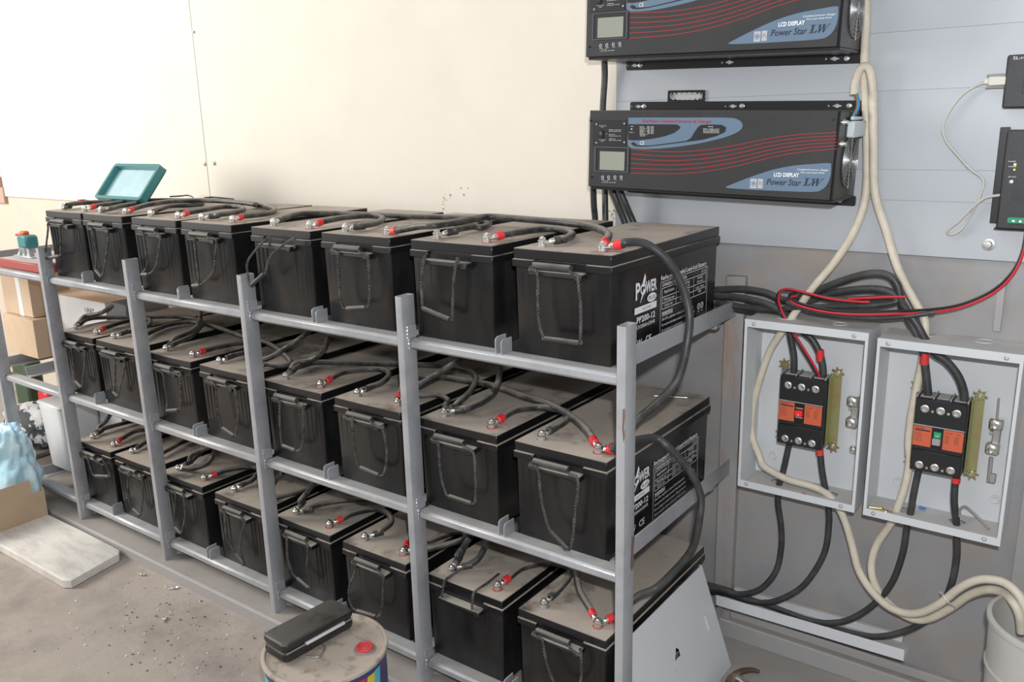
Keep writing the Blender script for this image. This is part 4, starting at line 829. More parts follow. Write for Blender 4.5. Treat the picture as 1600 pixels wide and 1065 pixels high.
# the second enclosure's first hole must clear both cream and black cables
def breaker(e, o, tl, tr, bl, br_, on, tx, grey):
    YF = 0.535
    TLp, TR, BL, BR = [AY(*p, YF) for p in (tl, tr, bl, br_)]
    xl = (TLp.x + BL.x)/2; xr = (TR.x + BR.x)/2; zt = (TLp.z + TR.z)/2; zb = (BL.z + BR.z)/2
    W = xr - xl; Hh = zt - zb; base = Vector(((xl+xr)/2, 0.600, zb)); D = 0.600 - YF; hw = W/2
    b = thing('circuit_breaker', tx, 'circuit breaker', base, 'moulded case breakers')
    body = MB().box(-hw, -D+0.010, 0, hw, 0, Hh, 0.002)
    body.box(-hw, -D, Hh*0.30, hw, -D+0.012, Hh*0.995, 0.002).box(-hw, -D, Hh*0.01, hw, -D+0.012, Hh*0.30, 0.002)
    body.build('breaker_body', m_blk, b)
    for xa_ in (-hw-0.0008, hw-0.002): MB().box(xa_, -D+0.016, 0.004, xa_+0.0028, -0.002, Hh-0.003).build('side_casing', m_bgb, b)
    rd = MB()
    for k in range(3):
        xc = -hw + W*(0.17 + 0.33*k)
        rd.box(xc-0.012, -D+0.014, Hh-0.002, xc+0.012, -0.01, Hh+0.002, 0.001)
    for k in range(4): rd.box(-hw + W*(0.0 + 0.33*k) - 0.0015, -D+0.008, Hh-0.001, -hw + W*(0.0 + 0.33*k) + 0.0015, -0.005, Hh+0.005, 0.0005)
    rd.build('terminal_shroud', m_grey, b)
    for zc, r in ((Hh*0.87, W*0.075), (Hh*0.095, W*0.075)):
        for k in range(3):
            xc = -hw + W*(0.19 + 0.31*k)
            MB().lathe([(r*1.15, 0.0), (r*1.15, 0.0008), (r, 0.001), (r*0.8, 0.0022), (r*0.2, 0.0012)], (xc, -D, zc), 16, 0, 'Y').build('terminal_screw', m_metal, b)
            if k < 2: MB().lathe([(0.0035, 0), (0.0028, 0.0018), (0.001, 0.002)], (xc + W*0.155, -D, zc - 0.004), 10, 0, 'Y').build('small_screw', m_metal, b)
    z0, z1 = Hh*0.36, Hh*0.63
    lw = W*0.37
    for x0, x1 in ((-hw+0.001, -hw+lw), (hw-lw-0.003, hw-0.001)):
        MB().box(x0, -D-0.0006, z0, x1, -D, z1).build('orange_label', m_orange, b)['label'] = 'orange printed label'
    MB().box(-hw, -D-0.001, Hh*0.64, hw, -D, Hh*0.65).build('white_line', m_gp, b)
    tp = MB(); tp.flat = True; y = -D-0.001; v = Vector((0, 0, 1))
    def TT(s, x0, x1, z, hh): tp.text(s, (x0, y, z), (x1, y, z), hh, v)
    tp.box(-hw+0.004, y, z1-0.0105, -hw+lw-0.003, y+0.0002, z1-0.0075)
    TT('UR400H', -hw+0.004, -hw+lw*0.6, z1-0.006, 0.004)
    for i, s in enumerate(('Ui 690V', 'Uimp 8kV', 'Icu 50kA', 'Ics 25kA', 'Cat. A', 'IEC60947-2')): TT(s, -hw+0.004, -hw+0.004+lw*(0.35+0.05*(i % 3)), z1-0.016-i*0.0038, 0.0022)
    xs = hw-lw
    TT('AC 400V', xs, xs+lw*0.4, z1-0.008, 0.003); TT('Test', xs+lw*0.6, xs+lw*0.8, z1-0.008, 0.003)
    for i in range(5): TT('100A', xs, xs+lw*0.25, z1-0.014-i*0.004, 0.0022); TT('35kA', xs+lw*0.5, xs+lw*0.75, z1-0.014-i*0.004, 0.0022)
    tp.build('label_print', m_dp, b, smooth=False)
    gx0, gx1 = -hw+lw+0.002, hw-lw-0.005
    MB().box(gx0, -D-0.001, z0-0.002, gx1, -D, z1).build('toggle_recess', m_flange, b)
    cx = (gx0+gx1)/2; ww = (gx1-gx0)/2*0.85; zc = (z0+z1)/2
    if on:
        tgl = MB().box(cx-ww, -D-0.009, zc-0.006, cx+ww, -D, zc+0.008, 0.001).build('toggle', m_redsw, b); tgl['label'] = 'red toggle'
        q = MB(); q.flat = True; q.text('I', (cx-0.0008, -D-0.0092, zc-0.004), (cx+0.0008, -D-0.0092, zc-0.004), 0.004, v); q.build('mark', m_wp, tgl, smooth=False)
        for dz in (0.011, -0.012): MB().box(cx-ww, -D-0.0025, zc+dz, cx+ww, -D, zc+dz+0.003, 0.0005).build('recess_bar', m_grey, b)
    else:
        MB().box(cx-ww*0.85, -D-0.003, zc+0.002, cx+ww*0.95, -D, zc+0.015, 0.001).build('off_flag', m_greensw, b)['label'] = 'green OFF flag'
        q = MB(); q.flat = True; q.text('OFF', (cx-0.004, -D-0.0034, zc+0.004), (cx+0.004, -D-0.0034, zc+0.004), 0.0038, v); q.build('mark', m_wp, b, smooth=False)
        MB().box(cx-ww, -D-0.009, zc-0.014, cx+ww, -D, zc+0.001, 0.001).build('toggle', m_grey, b)['label'] = 'grey toggle'
    # yellow zinc mounting plates left and right with toothed ends
    for sx in (-1, 1):
        mb = MB(); xo = hw+0.0045 if sx > 0 else -hw-0.0045
        xa, xb = (xo-0.002, xo) ; 
        mb.box(xo-0.001, -0.042, 0.006, xo+0.001, 0.0, Hh+0.004, 0.0004)
        w2 = 0.020 if sx > 0 else 0.014
        xc = xo + sx*w2/2
        mb.box(min(xo, xo+sx*w2), -0.012, -0.002, max(xo, xo+sx*w2), -0.010, Hh+0.010, 0.0004) if sx > 0 else mb.box(xo-w2, -0.002, 0.0, xo, 0.0, Hh+0.012, 0.0004)
        yy = -0.012 if sx > 0 else -0.002
        for zc2 in (Hh+0.009, -0.001):
            mb.lathe([(0.0105, 0), (0.0105, 0.0018)], (xc, yy+0.001, zc2), 16, 0, 'Y')
            for k in range(7):
                a = radians(-60 + 50*k); 
                mb.box(-0.0016, -0.0018, 0.009, 0.0016, 0, 0.0155, 0.0, 0, Matrix.Translation((xc, yy+0.001, zc2)) @ Matrix.Rotation(a, 4, 'Y'))
        if sx > 0:
            mb.cyl((xc, -0.011, Hh+0.009), (xc, 0.0175, Hh+0.009), 0.003, seg=8).cyl((xc, -0.011, -0.001), (xc, 0.0175, -0.001), 0.003, seg=8)
        mb.build('mounting_plate', m_yzinc, b)
        if sx > 0:
            for zc2 in (Hh+0.009, -0.001): MB().lathe([(0.005, 0), (0.005, 0.002), (0.0035, 0.0035), (0.001, 0.0037)], (xc, yy-0.0005, zc2), 12, 0, 'Y').build('plate_screw', m_metal, b)
        else:
            MB().cyl((xo-0.004, -0.001, Hh*0.5), (xo-0.004, 0.0175, Hh*0.5), 0.003, seg=8).build('standoff', m_metal, b)
    return b
bk1 = breaker(e1, o1, (1219.5, 586), (1289.5, 595), (1213, 693), (1280, 703.5), True, 'black circuit breaker with red toggle in the left enclosure', 0)
bk2 = breaker(e2, o2, (1431, 622), (1512, 632), (1421, 735), (1500, 747), False, 'black circuit breaker with green flag in the right enclosure', 0)
# neutral clamps
def clamp(label, c1, c2, rod=None):
    p1 = AY(*c1, 0.585); p2 = AY(*c2, 0.585); base = Vector((p1.x, WALL-0.002, p2.z)); t = thing('earth_clamp', label, 'terminal', base, 'metal terminal clamps')
    for p in (p1, p2):
        MB().box(p.x-base.x-0.0135, -0.034, p.z-base.z-0.0125, p.x-base.x+0.0135, -0.012, p.z-base.z+0.0125, 0.004).build('clamp_block', m_metal, t)
        MB().lathe([(0.0085, 0), (0.0085, 0.003), (0.006, 0.004), (0.003, 0.003)], (p.x-base.x, -0.034, p.z-base.z), 14, 0, 'Y').build('clamp_screw', m_metal, t)
    m = (p1 + p2)/2
    MB().box(m.x-base.x-0.005, -0.022, p2.z-base.z, m.x-base.x+0.010, -0.000, p1.z-base.z, 0.002).cyl((m.x-base.x-0.007, -0.012, m.z-base.z+0.006), (m.x-base.x-0.007, -0.024, m.z-base.z+0.006), 0.004, seg=8).build('clamp_bridge', m_lead, t)
    if rod:
        a, b = AY(*rod[0], 0.580), AY(*rod[1], 0.580)
        shift(MB().cyl(a, b, 0.003 if len(rod) < 3 else rod[2], seg=8), base).build('rod', m_lead, t)
    return t
clamp('pair of square metal clamps in the left enclosure', (1332, 628), (1330, 661))
cc = clamp('pair of square metal clamps with rod in the right enclosure', (1556, 664), (1550, 702), ((1561, 622), (1558, 655), 0.0022))
base = Vector(cc.location)
a, b = AY(1549, 714, .582), AY(1545, 752, .582)
shift(MB().cyl(a, b, 0.0042, seg=8).box(b.x, b.y-0.006, b.z, b.x+0.013, b.y+0.006, b.z+0.02, 0.002), base).build('lower_rod', m_lead, cc)
p = AY(1332, 704, .6); o = MB().box(-0.008, 0, -0.009, 0.008, 0.0165, 0.009, 0.003).lathe([(0.005, 0), (0.005, 0.002), (0.002, 0.0025)], (0, 0, 0), 12, 0, 'Y').build('clamp_nut', m_metal); o.location = (p.x, WALL-0.019, p.z); tag(o, 'single small square clamp low in the left enclosure', 'terminal')
# cables inside the enclosures
gx = 'black cables in the enclosures'
def tape(parent, px, py, y, d, r, L=0.026):
    p = AY(px, py, y) - parent.location; d = Vector(d).normalized()
    MB().tube([p - d*L/2, p, p + d*L/2], r, 12).build('red_tape', m_red, parent)['label'] = 'red tape band'
c = wcable('power_cable', 'black cable from coil into left breaker, its left pole', [S5(-40, 205, .565), S5(80, 215, .565), S5(200, 240, .562), S5(290, 280, .558), S5(335, 340, .555), S5(352, 430, .556), S5(368, 520, .558), S5(368, 605, .560)], .0082, m_cabler, group=gx)
c = wcable('power_cable', 'black cable with red tape into left breaker, its right pole', [S5(-40, 240, .575), S5(120, 268, .575), S5(260, 275, .57), S5(350, 322, .565), S5(400, 380, .560), S5(460, 430, .560), S5(500, 500, .560), S5(518, 570, .560), S5(520, 640, .560)], .0082, m_cabler, group=gx)
tape(c, *S5(505, 515, 0)[:2], .560, (0.12, 0, -1), .0092)
c = wcable('power_cable', 'black cable with red tape into right breaker, its left pole', [S5(-40, 175, .590), S5(100, 172, .590), S5(220, 190, .588), S5(330, 230, .58), S5(450, 195, .57), S5(600, 135, .568), S5(750, 93, .566), S5(850, 98, .565), S5(905, 150, .562), S5(925, 240, .560), S5(960, 320, .558), S5(1010, 410, .556), S5(1040, 500, .558), S5(1052, 590, .560), S5(1066, 720, .560)], .0088, m_cabler, group=gx)
tape(c, *S5(1046, 532, 0)[:2], .559, (0.05, 0, -1), .0098)
wcable('power_cable', 'black cable from coil arching into right breaker, its right pole', [S5(-40, 255, .600), S5(120, 285, .598), S5(300, 285, .59), S5(420, 240, .58), S5(560, 195, .575), S5(720, 172, .57), S5(840, 178, .565), S5(905, 215, .56), S5(960, 290, .548), S5(1010, 360, .544), S5(1045, 425, .544), S5(1095, 500, .548), S5(1160, 545, .552), S5(1220, 620, .556), S5(1250, 700, .558), S5(1253, 760, .560)], .0088, m_cabler, group=gx)
wcable('power_cable', 'lower loop of the black coil resting over the enclosures', [S5(-40, 270, .585), S5(200, 283, .58), S5(410, 265, .545), S5(640, 262, .54), S5(800, 255, .542), S5(900, 235, .546), S5(860, 215, .548), S5(700, 222, .55), S5(560, 222, .555), S5(450, 205, .57)], .0062, m_cabler, group='black coil on the wall')
wcable('power_cable', 'thin dark cable sagging under the black coil', [S5(330, 240, .53), S5(430, 275, .525), S5(600, 312, .525), S5(800, 322, .53), S5(960, 312, .535), S5(1100, 292, .545)], .0050, m_cabler, group='black coil on the wall')
def pair(offs, m, lab, pts, rr_=.0028):
    wcable('supply_wire', lab, [(p[0] + offs[0], p[1] + offs[1], p[2] + (offs[2] if len(offs) > 2 else 0)) for p in pts], rr_, m, 'wire', 'red and black supply wires', 8)
w1 = [(1606, 352, .585)] + [S5(*p) for p in ((1558, -10, .585), (1500, 105, .58), (1400, 195, .575), (1250, 262, .565), (1100, 290, .55), (900, 300, .528), (700, 304, .515), (560, 294, .512), (430, 268, .516), (360, 240, .525), (348, 216, .535), (385, 205, .545))]
pair((0, 0), m_redw, 'red supply wire curving from frame right edge to the coil', w1); pair((-1, -4.5, .002), m_blkw, 'black supply wire curving from frame right edge to the coil', w1)
w2 = [S5(*p) for p in ((950, 212, .535), (860, 212, .532), (740, 218, .528), (650, 222, .528), (760, 238, .524), (700, 236, .520), (560, 222, .52), (450, 195, .522), (350, 172, .53), (305, 178, .54), (288, 215, .545), (298, 265, .548), (322, 322, .550), (350, 375, .548), (400, 450, .546), (450, 530, .548), (490, 600, .552), (505, 635, .556))]
pair((0, 0), m_redw, 'red supply wire looping over the coil down into left breaker', w2[4:]); pair((-2.5, 1, .003), m_blkw, 'black supply wire looping over the coil down into left breaker', w2[4:])
pair((0, 0), m_redw, 'short red wire lying across the coil towards the right enclosure', w2[:4])
# cables below the enclosures
gb = 'black cables below the enclosures'
def low(label, pts, r=.0076, red=None):
    return wcable('power_cable', label, pts, r, m_cabler, group=gb)
TRY = 0.566
c = low('leftmost black cable leaving the left enclosure downwards', [(1233, 694, .560), (1224, 735, .556), S6(255, 165, .556), S6(250, 250, .558), S6(264, 350, .562), S6(265, 450, .565), S6(240, 560, .565), S6(170, 640, .563), S6(80, 664, .562), S6(0, 650, .562), S6(-60, 640, .565), S6(-160, 610, .57)])
c = low('black cable leaving the left enclosure through its right hole', [(1281, 696, .560), (1284, 730, .556), S6(462, 165, .556), S6(478, 250, .558), S6(482, 350, .562), S6(460, 480, .565), S6(380, 610, .565), S6(290, 675, .563), S6(200, 703, .561), S6(110, 692, .56), S6(0, 660, .575), S6(-160, 640, .58)])
tape(c, 1281, 706, .555, (0.1, 0, -1), .0088, .014)
c = low('black cable leaving the right enclosure through its left hole', [(1436, 732, .560), (1428, 770, .556), S6(855, 290, .556), S6(840, 350, .558), S6(818, 480, .562), S6(770, 610, .563), S6(690, 708, .563), S6(580, 778, .562), S6(480, 796, .560), S6(380, 780, .560), S6(240, 728, .565), S6(100, 680, .572), S6(0, 640, .590), S6(-160, 600, .595)])
c = low('rightmost black cable leaving the right enclosure downwards', [(1494, 740, .560), (1491, 780, .556), S6(1062, 330, .556), S6(1064, 400, .558), S6(1064, 500, .562), S6(1040, 620, .563), S6(985, 735, .562), S6(900, 800, .562), S6(800, 842, .562), S6(700, 858, .564), S6(600, 845, .572), S6(440, 800, .588), S6(300, 755, .592)])
tape(c, 1494, 750, .552, (0, 0, -1), .0088, .012)
# U shaped tray under them
a, b = AY(1115, 930, .53), AY(1410, 1010, .53); zt = -0.982; x0, x1 = -0.226, 0.243
ang = math.atan2(0.012, 0.46)
ty = thing('cable_tray', 'pale grey steel channel carrying black cables along the lower wall', 'cable tray', (x0, 0.55, zt-0.03))
MB().box(0, -0.022, 0.0, x1-x0, -0.0195, 0.030, 0.0006).build('front_flange', m_enc, ty)
MB().box(0, -0.0195, 0.0, x1-x0, 0.0545, 0.0022, 0.0005).build('tray_bottom', m_enc, ty)
MB().box(0.02, 0.0545, 0.0, x1-x0-0.02, 0.0665, 0.020, 0.0006).build('rear_flange', m_enc, ty)
ty.rotation_euler = (0, -ang, 0)
# loose bits in the right enclosure
zb = B2[2] + 0.0016
def scr(px, py, a, m, lab, L=0.028):
    p = AZ(px, py, zb + 0.0035); o = MB().cyl((0, 0, 0), (L, 0, 0), 0.0024, 0.0015, 8).lathe([(0.0042, 0), (0.0042, -0.001), (0.0015, -0.0028)], (0, 0, 0), 10, 0, 'X').build('loose_screw', m)
    p.y = min(max(p.y, 0.517), 0.59); o.location = p; o.rotation_euler = (0, 0, a); tag(o, lab, 'screw', 'loose screws in the right enclosure')
scr(1358, 792, 0.3, m_brass, 'brass screw at far left of right enclosure floor'); scr(1370, 797, 0.0, m_brass, 'long brass screw lying level on right enclosure floor', .026); scr(1378, 793, -0.4, m_brass, 'brass screw nearest the cream cable in right enclosure'); scr(1384, 801, 1.9, m_metal, 'silver screw pointing back in right enclosure', .026)
p = AZ(1436, 792, zb + 0.004); o = MB().cyl((0, 0, 0), (0.014, 0, 0), 0.0035, 0.003, 10).build('blue_cap', m_blw); o.location = (p.x, min(p.y, .60), p.z); tag(o, 'small blue plastic cap in the right enclosure', 'cap')
wcable('wire_scrap', 'grey wire scrap curled in lower corner of right enclosure', [(1500, 806, .53), (1500, 796, .56), (1508, 791, .58), (1520, 800, .585), (1535, 815, .58), (1545, 826, .565)], .0028, m_grey, 'wire', seg=8)
o = MB().box(-0.006, -0.003, 0, 0.006, 0.003, 0.004, 0.001).build('plastic_plug', m_redw); p = AZ(1258, 770, B1[2]+0.0018); o.location = p; o.location.y = .53; tag(o, 'tiny dark red plug on left enclosure floor', 'plug')

# ---------------------------------------------------------------- controllers at the right edge
def ctrl(label, x0, z0, z1, D, extra):
    base = Vector((x0 + 0.1, WALL-0.013, z0)); t = thing('charge_controller', label, 'controller', base, 'black charge controllers')
    MB().box(-0.1, -D, 0, 0.12, -0.0005, z1-z0, 0.003).build('controller_body', m_inv, t)
    return t, base
P_ = AY(1575, 82, .575); 
t1, b1_ = ctrl('upper black controller cut by the right frame edge', P_.x, 0.257, 0.358, 0.032, 0)
mb = MB(); mb.flat = True; q = AY(1583, 93, .5745); mb.text('SL-remote', q - b1_, q - b1_ + Vector((0.045, 0, 0)), 0.006, (0, 0, 1)); mb.build('name_print', m_wp, t1, smooth=False)
MB().box(-0.068, -0.0335, 0.028, 0.10, -0.032, 0.085, 0.001).build('display_panel', m_dp, t1)
t2, b2_ = ctrl('lower black controller with yellow lights and green terminals', AY(1571, 198, .56).x + 0.004, 0.020, 0.215, 0.048, 0)
MB().box(-0.118, -0.006, 0.006, -0.1, -0.0005, 0.20, 0.001).box(-0.106, -0.03, -0.004, 0.12, -0.0005, 0.0, 0.001).build('mounting_plate', m_flange, t2)
def onf(px, py, D): p = AY(px, py, WALL-0.013-D); return p - b2_
for px, py, r in ((1586, 257, .0025), (1585, 265, .0017)):
    q = onf(px, py, .048); MB().lathe([(r, 0), (r*.7, .0018)], (q.x, -.048, q.z), 10, 0, 'Y').build('indicator_light', M('yellow_led', (0.9, 0.95, 0.1), 0.4, emit=((0.9, 1.0, 0.1), 1.5)), t2)
q = onf(1580, 284, .048); MB().lathe([(.004, 0), (.0035, .003), (.001, .0035)], (q.x, -.048, q.z), 12, 0, 'Y').build('set_button', m_metal, t2)
mb = MB(); mb.flat = True
for py, s in ((253, 'POWER'), (261, 'CHARGE'), (277, 'SET UNIT')): q = onf(1575, py, .0485); mb.text(s, q, q + Vector((.014, 0, 0)), .0022, (0, 0, 1))
mb.build('name_print', m_wp, t2, smooth=False)
q = onf(1574, 348, .048); tb = MB().box(q.x, -.056, q.z, q.x+.12, -.047, q.z+.012, .001)
tb.build('terminal_strip', M('green_terminal', (0.02, 0.25, 0.13), 0.4), t2)
for i in range(5): MB().lathe([(.0035, 0), (.003, .0012), (.001, .0008)], (q.x+.012+i*.012, -.056, q.z+.006), 10, 0, 'Y').build('terminal_screw', m_metal, t2)
vs = MB()
for i in range(9): vs.box(-0.079, -.0484, 0.055+i*.005, -0.03, -.047, 0.0575+i*.005)
vs.build('vent_slots', m_flange, t2)
# serial plug and lead
p = AY(1545, 127, .585); t = thing('serial_plug', 'cream serial plug with thumbscrews on the upper controller', 'plug', p)
MB().box(0, -.008, -.009, .032, .008, .009, .002).box(-0.008, -.004, -.005, 0, .004, .005, .001).build('plug_body', M('cream_plastic', (0.60, 0.58, 0.52), .45), t)
MB().box(.032, -.009, -.014, .036, .009, .014, .001).cyl((-.004, 0, .0115), (.032, 0, .0115), .0025, seg=8).cyl((-.004, 0, -.0115), (.032, 0, -.0115), .0025, seg=8).build('thumbscrews', m_grey, t)
MB().box(.036, -.007, -.009, .044, .007, .009, .001).build('plug_shell', m_metal, t)
S9 = lambda x, y, d=.595: (1440 + x/3.131, 60 + y/3.131, d)
wcable('serial_lead', 'thin cream lead curling on grey sheet between the controllers', [(1543, 128, .585), S9(270, 230), S9(200, 275), S9(140, 350), S9(105, 430), S9(120, 500), S9(180, 575), S9(240, 640), S9(295, 680), S9(303, 720), S9(270, 810), S9(230, 885), S9(180, 945), S9(135, 957), S9(130, 935, .590), S9(180, 895, .588), S9(250, 825, .588), S9(310, 780, .588), S9(370, 768, .588), S9(405, 766, .585)], .0030, M('grey_cream_lead', (0.50, 0.49, 0.45), .5), 'cable', seg=8)

# ---------------------------------------------------------------- leaning panel, hammer, bucket
TLd = Vector((-0.2465, 0.042, -0.872)); TRd = Vector((-0.2465, 0.470, -0.872)); BRd = Vector((-0.155, 0.470, KTOP+0.0015))
v = (TLd - Vector((BRd.x, TLd.y, BRd.z))); Lh = v.length; v.normalize(); u = Vector((0, 1, 0)); org = Vector((BRd.x, 0.042, BRd.z))
t = thing('steel_sheet', 'light grey enclosure lid leaning against the rack end, diamond hole', 'panel', org)
n_ = u.cross(v)
def onp(px, py):
    d = ray(px, py); nn = n_; k = (org - CAM).dot(nn) / d.dot(nn); p = CAM + d*k - org; return (p.dot(u), p.dot(v))
hc = onp(1059, 1024)
dia = [(hc[0]+dx, hc[1]+dz) for dx, dz in ((-.020, -.004), (.0, .021), (.012, .010), (.010, -.006), (0.0, -.003))]
sm = [onp(*p) for p in ((1094, 899), (1054, 1047), (1071, 1046), (1128, 1030))]
sl = onp(1104, 972)
slot = [(sl[0]-.004, sl[1]-.02), (sl[0]+.004, sl[1]-.02), (sl[0]+.004, sl[1]+.02), (sl[0]-.004, sl[1]+.02)]
MB().plate([[(0, 0), (0.428, 0), (0.428, Lh), (0, Lh)], dia] + [circ(a, b, .0022, 8) for a, b in sm], (Vector((0, 0, 0)), u, v), 0.0016).build('panel_sheet', m_enc, t)
MB().plate([slot], (n_*0.0017, u, v), 0.003).build('lock_rib', m_enc, t)
rim = MB()
for lp in ([(0, 0), (0.428, 0), (0.428, .0016), (0, .0016)], [(0.4264, 0), (0.428, 0), (0.428, Lh), (0.4264, Lh)]): rim.plate([lp], (-n_*0.006, u, v), 0.006)
rim.build('folded_edge', m_enc, t)
# claw hammer on the kerb at the frame foot
p = AZ(1150, 1062, KTOP + 0.02); t = thing('claw_hammer', 'rusty claw hammer with steel shaft at the foot of the frame', 'hammer', (p.x, p.y, KTOP))
claw = MB().tube([(-0.008, -0.025, 0.018), (-0.010, 0.0, 0.022), (0.0, 0.03, 0.026), (0.018, 0.055, 0.024), (0.034, 0.068, 0.018)], lambda q: 0.0125 - 0.008*q, 10)
claw.cyl((-0.006, -0.052, 0.0165), (-0.008, -0.025, 0.0175), 0.0145, 0.012, 14).build('hammer_head', M('rusty_brown_steel', (0.13, 0.085, 0.06), .5, .5, col2=(0.3, 0.25, 0.2), scale=20), t)
MB().cyl((-0.002, 0.008, 0.022), (0.16, -0.035, 0.012), 0.0085, 0.0085, 14).build('shaft', m_metal, t)
# bucket
BC = Vector((0.535, 0.43, FLOOR)); zt = -0.745
bk = thing('plastic_bucket', 'grimy white plastic bucket at lower right corner with cream cables entering', 'bucket', (BC.x, BC.y, KTOP))
hb = zt - KTOP
prof = [(0.105, 0.001), (0.112, 0.01), (0.120, hb*0.70), (0.124, hb*0.70+.003), (0.124, hb*0.72), (0.121, hb*0.725), (0.124, hb-0.012), (0.129, hb-0.010), (0.129, hb-0.002), (0.126, hb), (0.120, hb), (0.117, hb*0.5), (0.102, 0.006), (0.02, 0.005)]
MB().lathe(prof, (0, 0, 0), 40).build('bucket_body', m_bucket, bk)

# ---------------------------------------------------------------- drum with case
DC = Vector((-0.855, -0.277, FLOOR)); DZ = -0.930; DR = 0.1435
dr = thing('paint_drum', 'blue metal drum with dusty top and red cap in the foreground', 'drum', DC)
hd = DZ - FLOOR
MB().lathe([(DR-.004, 0.0), (DR-.003, .004), (DR-.003, hd*.45), (DR-.001, hd*.46), (DR-.003, hd*.48), (DR-.003, hd-.012), (DR, hd-.010), (DR+.0015, hd-.003), (DR-.0005, hd+.0005)], (0, 0, 0), 64, caps=False).build('drum_wall', m_drum, dr)
MB().lathe([(0.001, hd-.0055), (DR-.012, hd-.0055), (DR-.008, hd-.005), (DR-.006, hd+.0025), (DR-.002, hd+.0035), (DR+.002, hd+.002), (DR+.003, hd-.004)], (0, 0, 0), 64, caps=False).build('drum_top', [m_drumtop], dr)
cp = AZ(570, 1011, DZ) - DC
MB().lathe([(.026, hd-.006), (.0255, hd-.002), (.020, hd-.0015)], (cp.x, cp.y, 0), 28).build('cap_seat', m_lead, dr)
cap = MB().lathe([(.0205, hd-.002), (.0205, hd+.003), (.019, hd+.005), (.0165, hd+.0052), (.0155, hd+.0035), (.010, hd+.0035), (.009, hd+.005), (.001, hd+.005)], (cp.x, cp.y, 0), 28).build('red_cap', M('red_plastic_cap', (0.62, 0.05, 0.06), .4, over=.3), dr); cap['label'] = 'red plastic cap'
q = [AZ(*p, DZ) - DC for p in ((478, 1024), (498, 1024), (508, 1010), (500, 1004))]
MB().tube([Vector((p.x, p.y, hd-.002)) for p in q], .0022, 8).build('wire_handle', m_metal, dr)
# printed patches wrapped on the drum wall
def patch(a0, a1, z0, z1, m, name, sk=0.0, n=8):
    mb = MB(); mb.flat = True; R = DR - .0026; V = []
    for i in range(n+1):
        a = radians(a0 + (a1-a0)*i/n)
        for z in (z0, z1): aa = a + radians(sk)*(1 if z == z1 else 0); V.append((R*cos(aa), R*sin(aa), z))
    mb.add(V, [(2*i, 2*i+2, 2*i+3, 2*i+1) for i in range(n)]); mb.build(name, m, dr, smooth=False)
patch(-20, -6, hd-.075, hd-.020, m_red, 'red_print', 3); patch(-30, -20, hd-.075, hd-.045, m_yel, 'yellow_print', 4); patch(-5, 6, hd-.07, hd-.022, m_yel, 'yellow_print', 4); patch(7, 16, hd-.08, hd-.02, m_cyan, 'cyan_print', 2)
patch(-2, 4, hd-.080, hd-.045, m_greensw, 'green_print', -4); patch(-95, -55, hd-.075, hd-.035, m_cyan, 'cyan_print', 6); patch(-140, -112, hd-.055, hd-.025, m_cyan, 'cyan_print', 6)
# black zip case
ZC = DZ + 0.005; hc_ = 0.048
A0 = AZ(428, 998, ZC + hc_); A1 = AZ(533, 942, ZC + hc_); ax = (A1 - A0); ax.z = 0; Lc = ax.length + 0.0; axn = ax.normalized(); sd = Vector((-axn.y, axn.x, 0))
wv = (AZ(450, 1008, ZC+hc_) - AZ(410, 990, ZC+hc_)); Wc = max(0.075, min(0.10, abs(wv.dot(sd)))); mid = (A0 + A1)/2
case = thing('zip_case', 'black leatherette zip case lying half open on the drum', 'case', (mid.x, mid.y, ZC))
case.rotation_euler = (0, 0, math.atan2(axn.y, axn.x))
hl, hw = Lc/2 + 0.002, Wc/2
def pillow(z0, z1, bul, grow=0.0):
    mb = MB(); V = []; rings = [(z0, -.004), (z0+.003, 0), ((z0+z1)/2, bul), (z1-.003, 0), (z1, -.004)]; n = 24
    for z, g in rings:
        for (x, y) in rr(-hl-g-grow, -hw-g-grow, hl+g+grow, hw+g+grow, .013, 5): V.append((x, y, z))
    n = 24; F = [[j*n+i, j*n+(i+1) % n, (j+1)*n+(i+1) % n, (j+1)*n+i] for j in range(len(rings)-1) for i in range(n)] + [list(range(n))[::-1], list(range((len(rings)-1)*n, len(rings)*n))]
    return mb.add(V, F)
pillow(0.0005, .024, .002).build('case_base', m_leather, case)
lidm = pillow(.027, .047, .0015, .001)
for v_ in lidm.v:
    v_.z += max(0, (-v_.y/hw))*0.0035*(1 - (v_.x/hl)**2) - 0.004*sin(3*v_.x/hl)*(1 if v_.z > .045 else 0)*0.4
lidm.build('case_lid', m_leather, case)
pillow(.022, .029, 0, -.004).build('case_lining', m_blk, case)
zp = MB().tube([(x*hl*.96, -hw-.0015, .0255) for x in (-1, -.6, -.2, .2, .6, 1)], .0016, 6); zp.build('zip', m_lead, case)
MB().box(-hl*.42, -hw-.0035, .0215, hl*.72, -hw+.02, .0285, .001).build('white_sheet', m_whitep, case)

# ---------------------------------------------------------------- left bay things
def plainbox(name, label, cat, x0, y0, z0, x1, y1, z1, m, parts=None, b=.002, rot=0, group=None):
    c = Vector(((x0+x1)/2, (y0+y1)/2, z0)); t = thing(name, label, cat, c, group); t.rotation_euler = (0, 0, rot)
    MB().box(x0-c.x, y0-c.y, 0, x1-c.x, y1-c.y, z1-z0, b).build('box_body', m, t); return t, c
s0, s1, s2 = SH
t, c = plainbox('cardboard_box', 'brown cardboard box on the middle shelf, lower of the stack', 'box', -3.195, 0.10, s1+.0345, -2.935, 0.30, s1+.195, m_card, group='cardboard boxes in the left bay')
MB().box(-.0015, -.099, .1602, .0015, .099, .1612).build('flap_seam', M('card_seam', (0.3, 0.2, 0.13), .9), t)
t, c = plainbox('cardboard_box', 'pale cardboard box with white tape, upper of the stack', 'box', -3.205, 0.12, s1+.1970, -2.965, 0.28, s1+.38, m_card, group='cardboard boxes in the left bay')
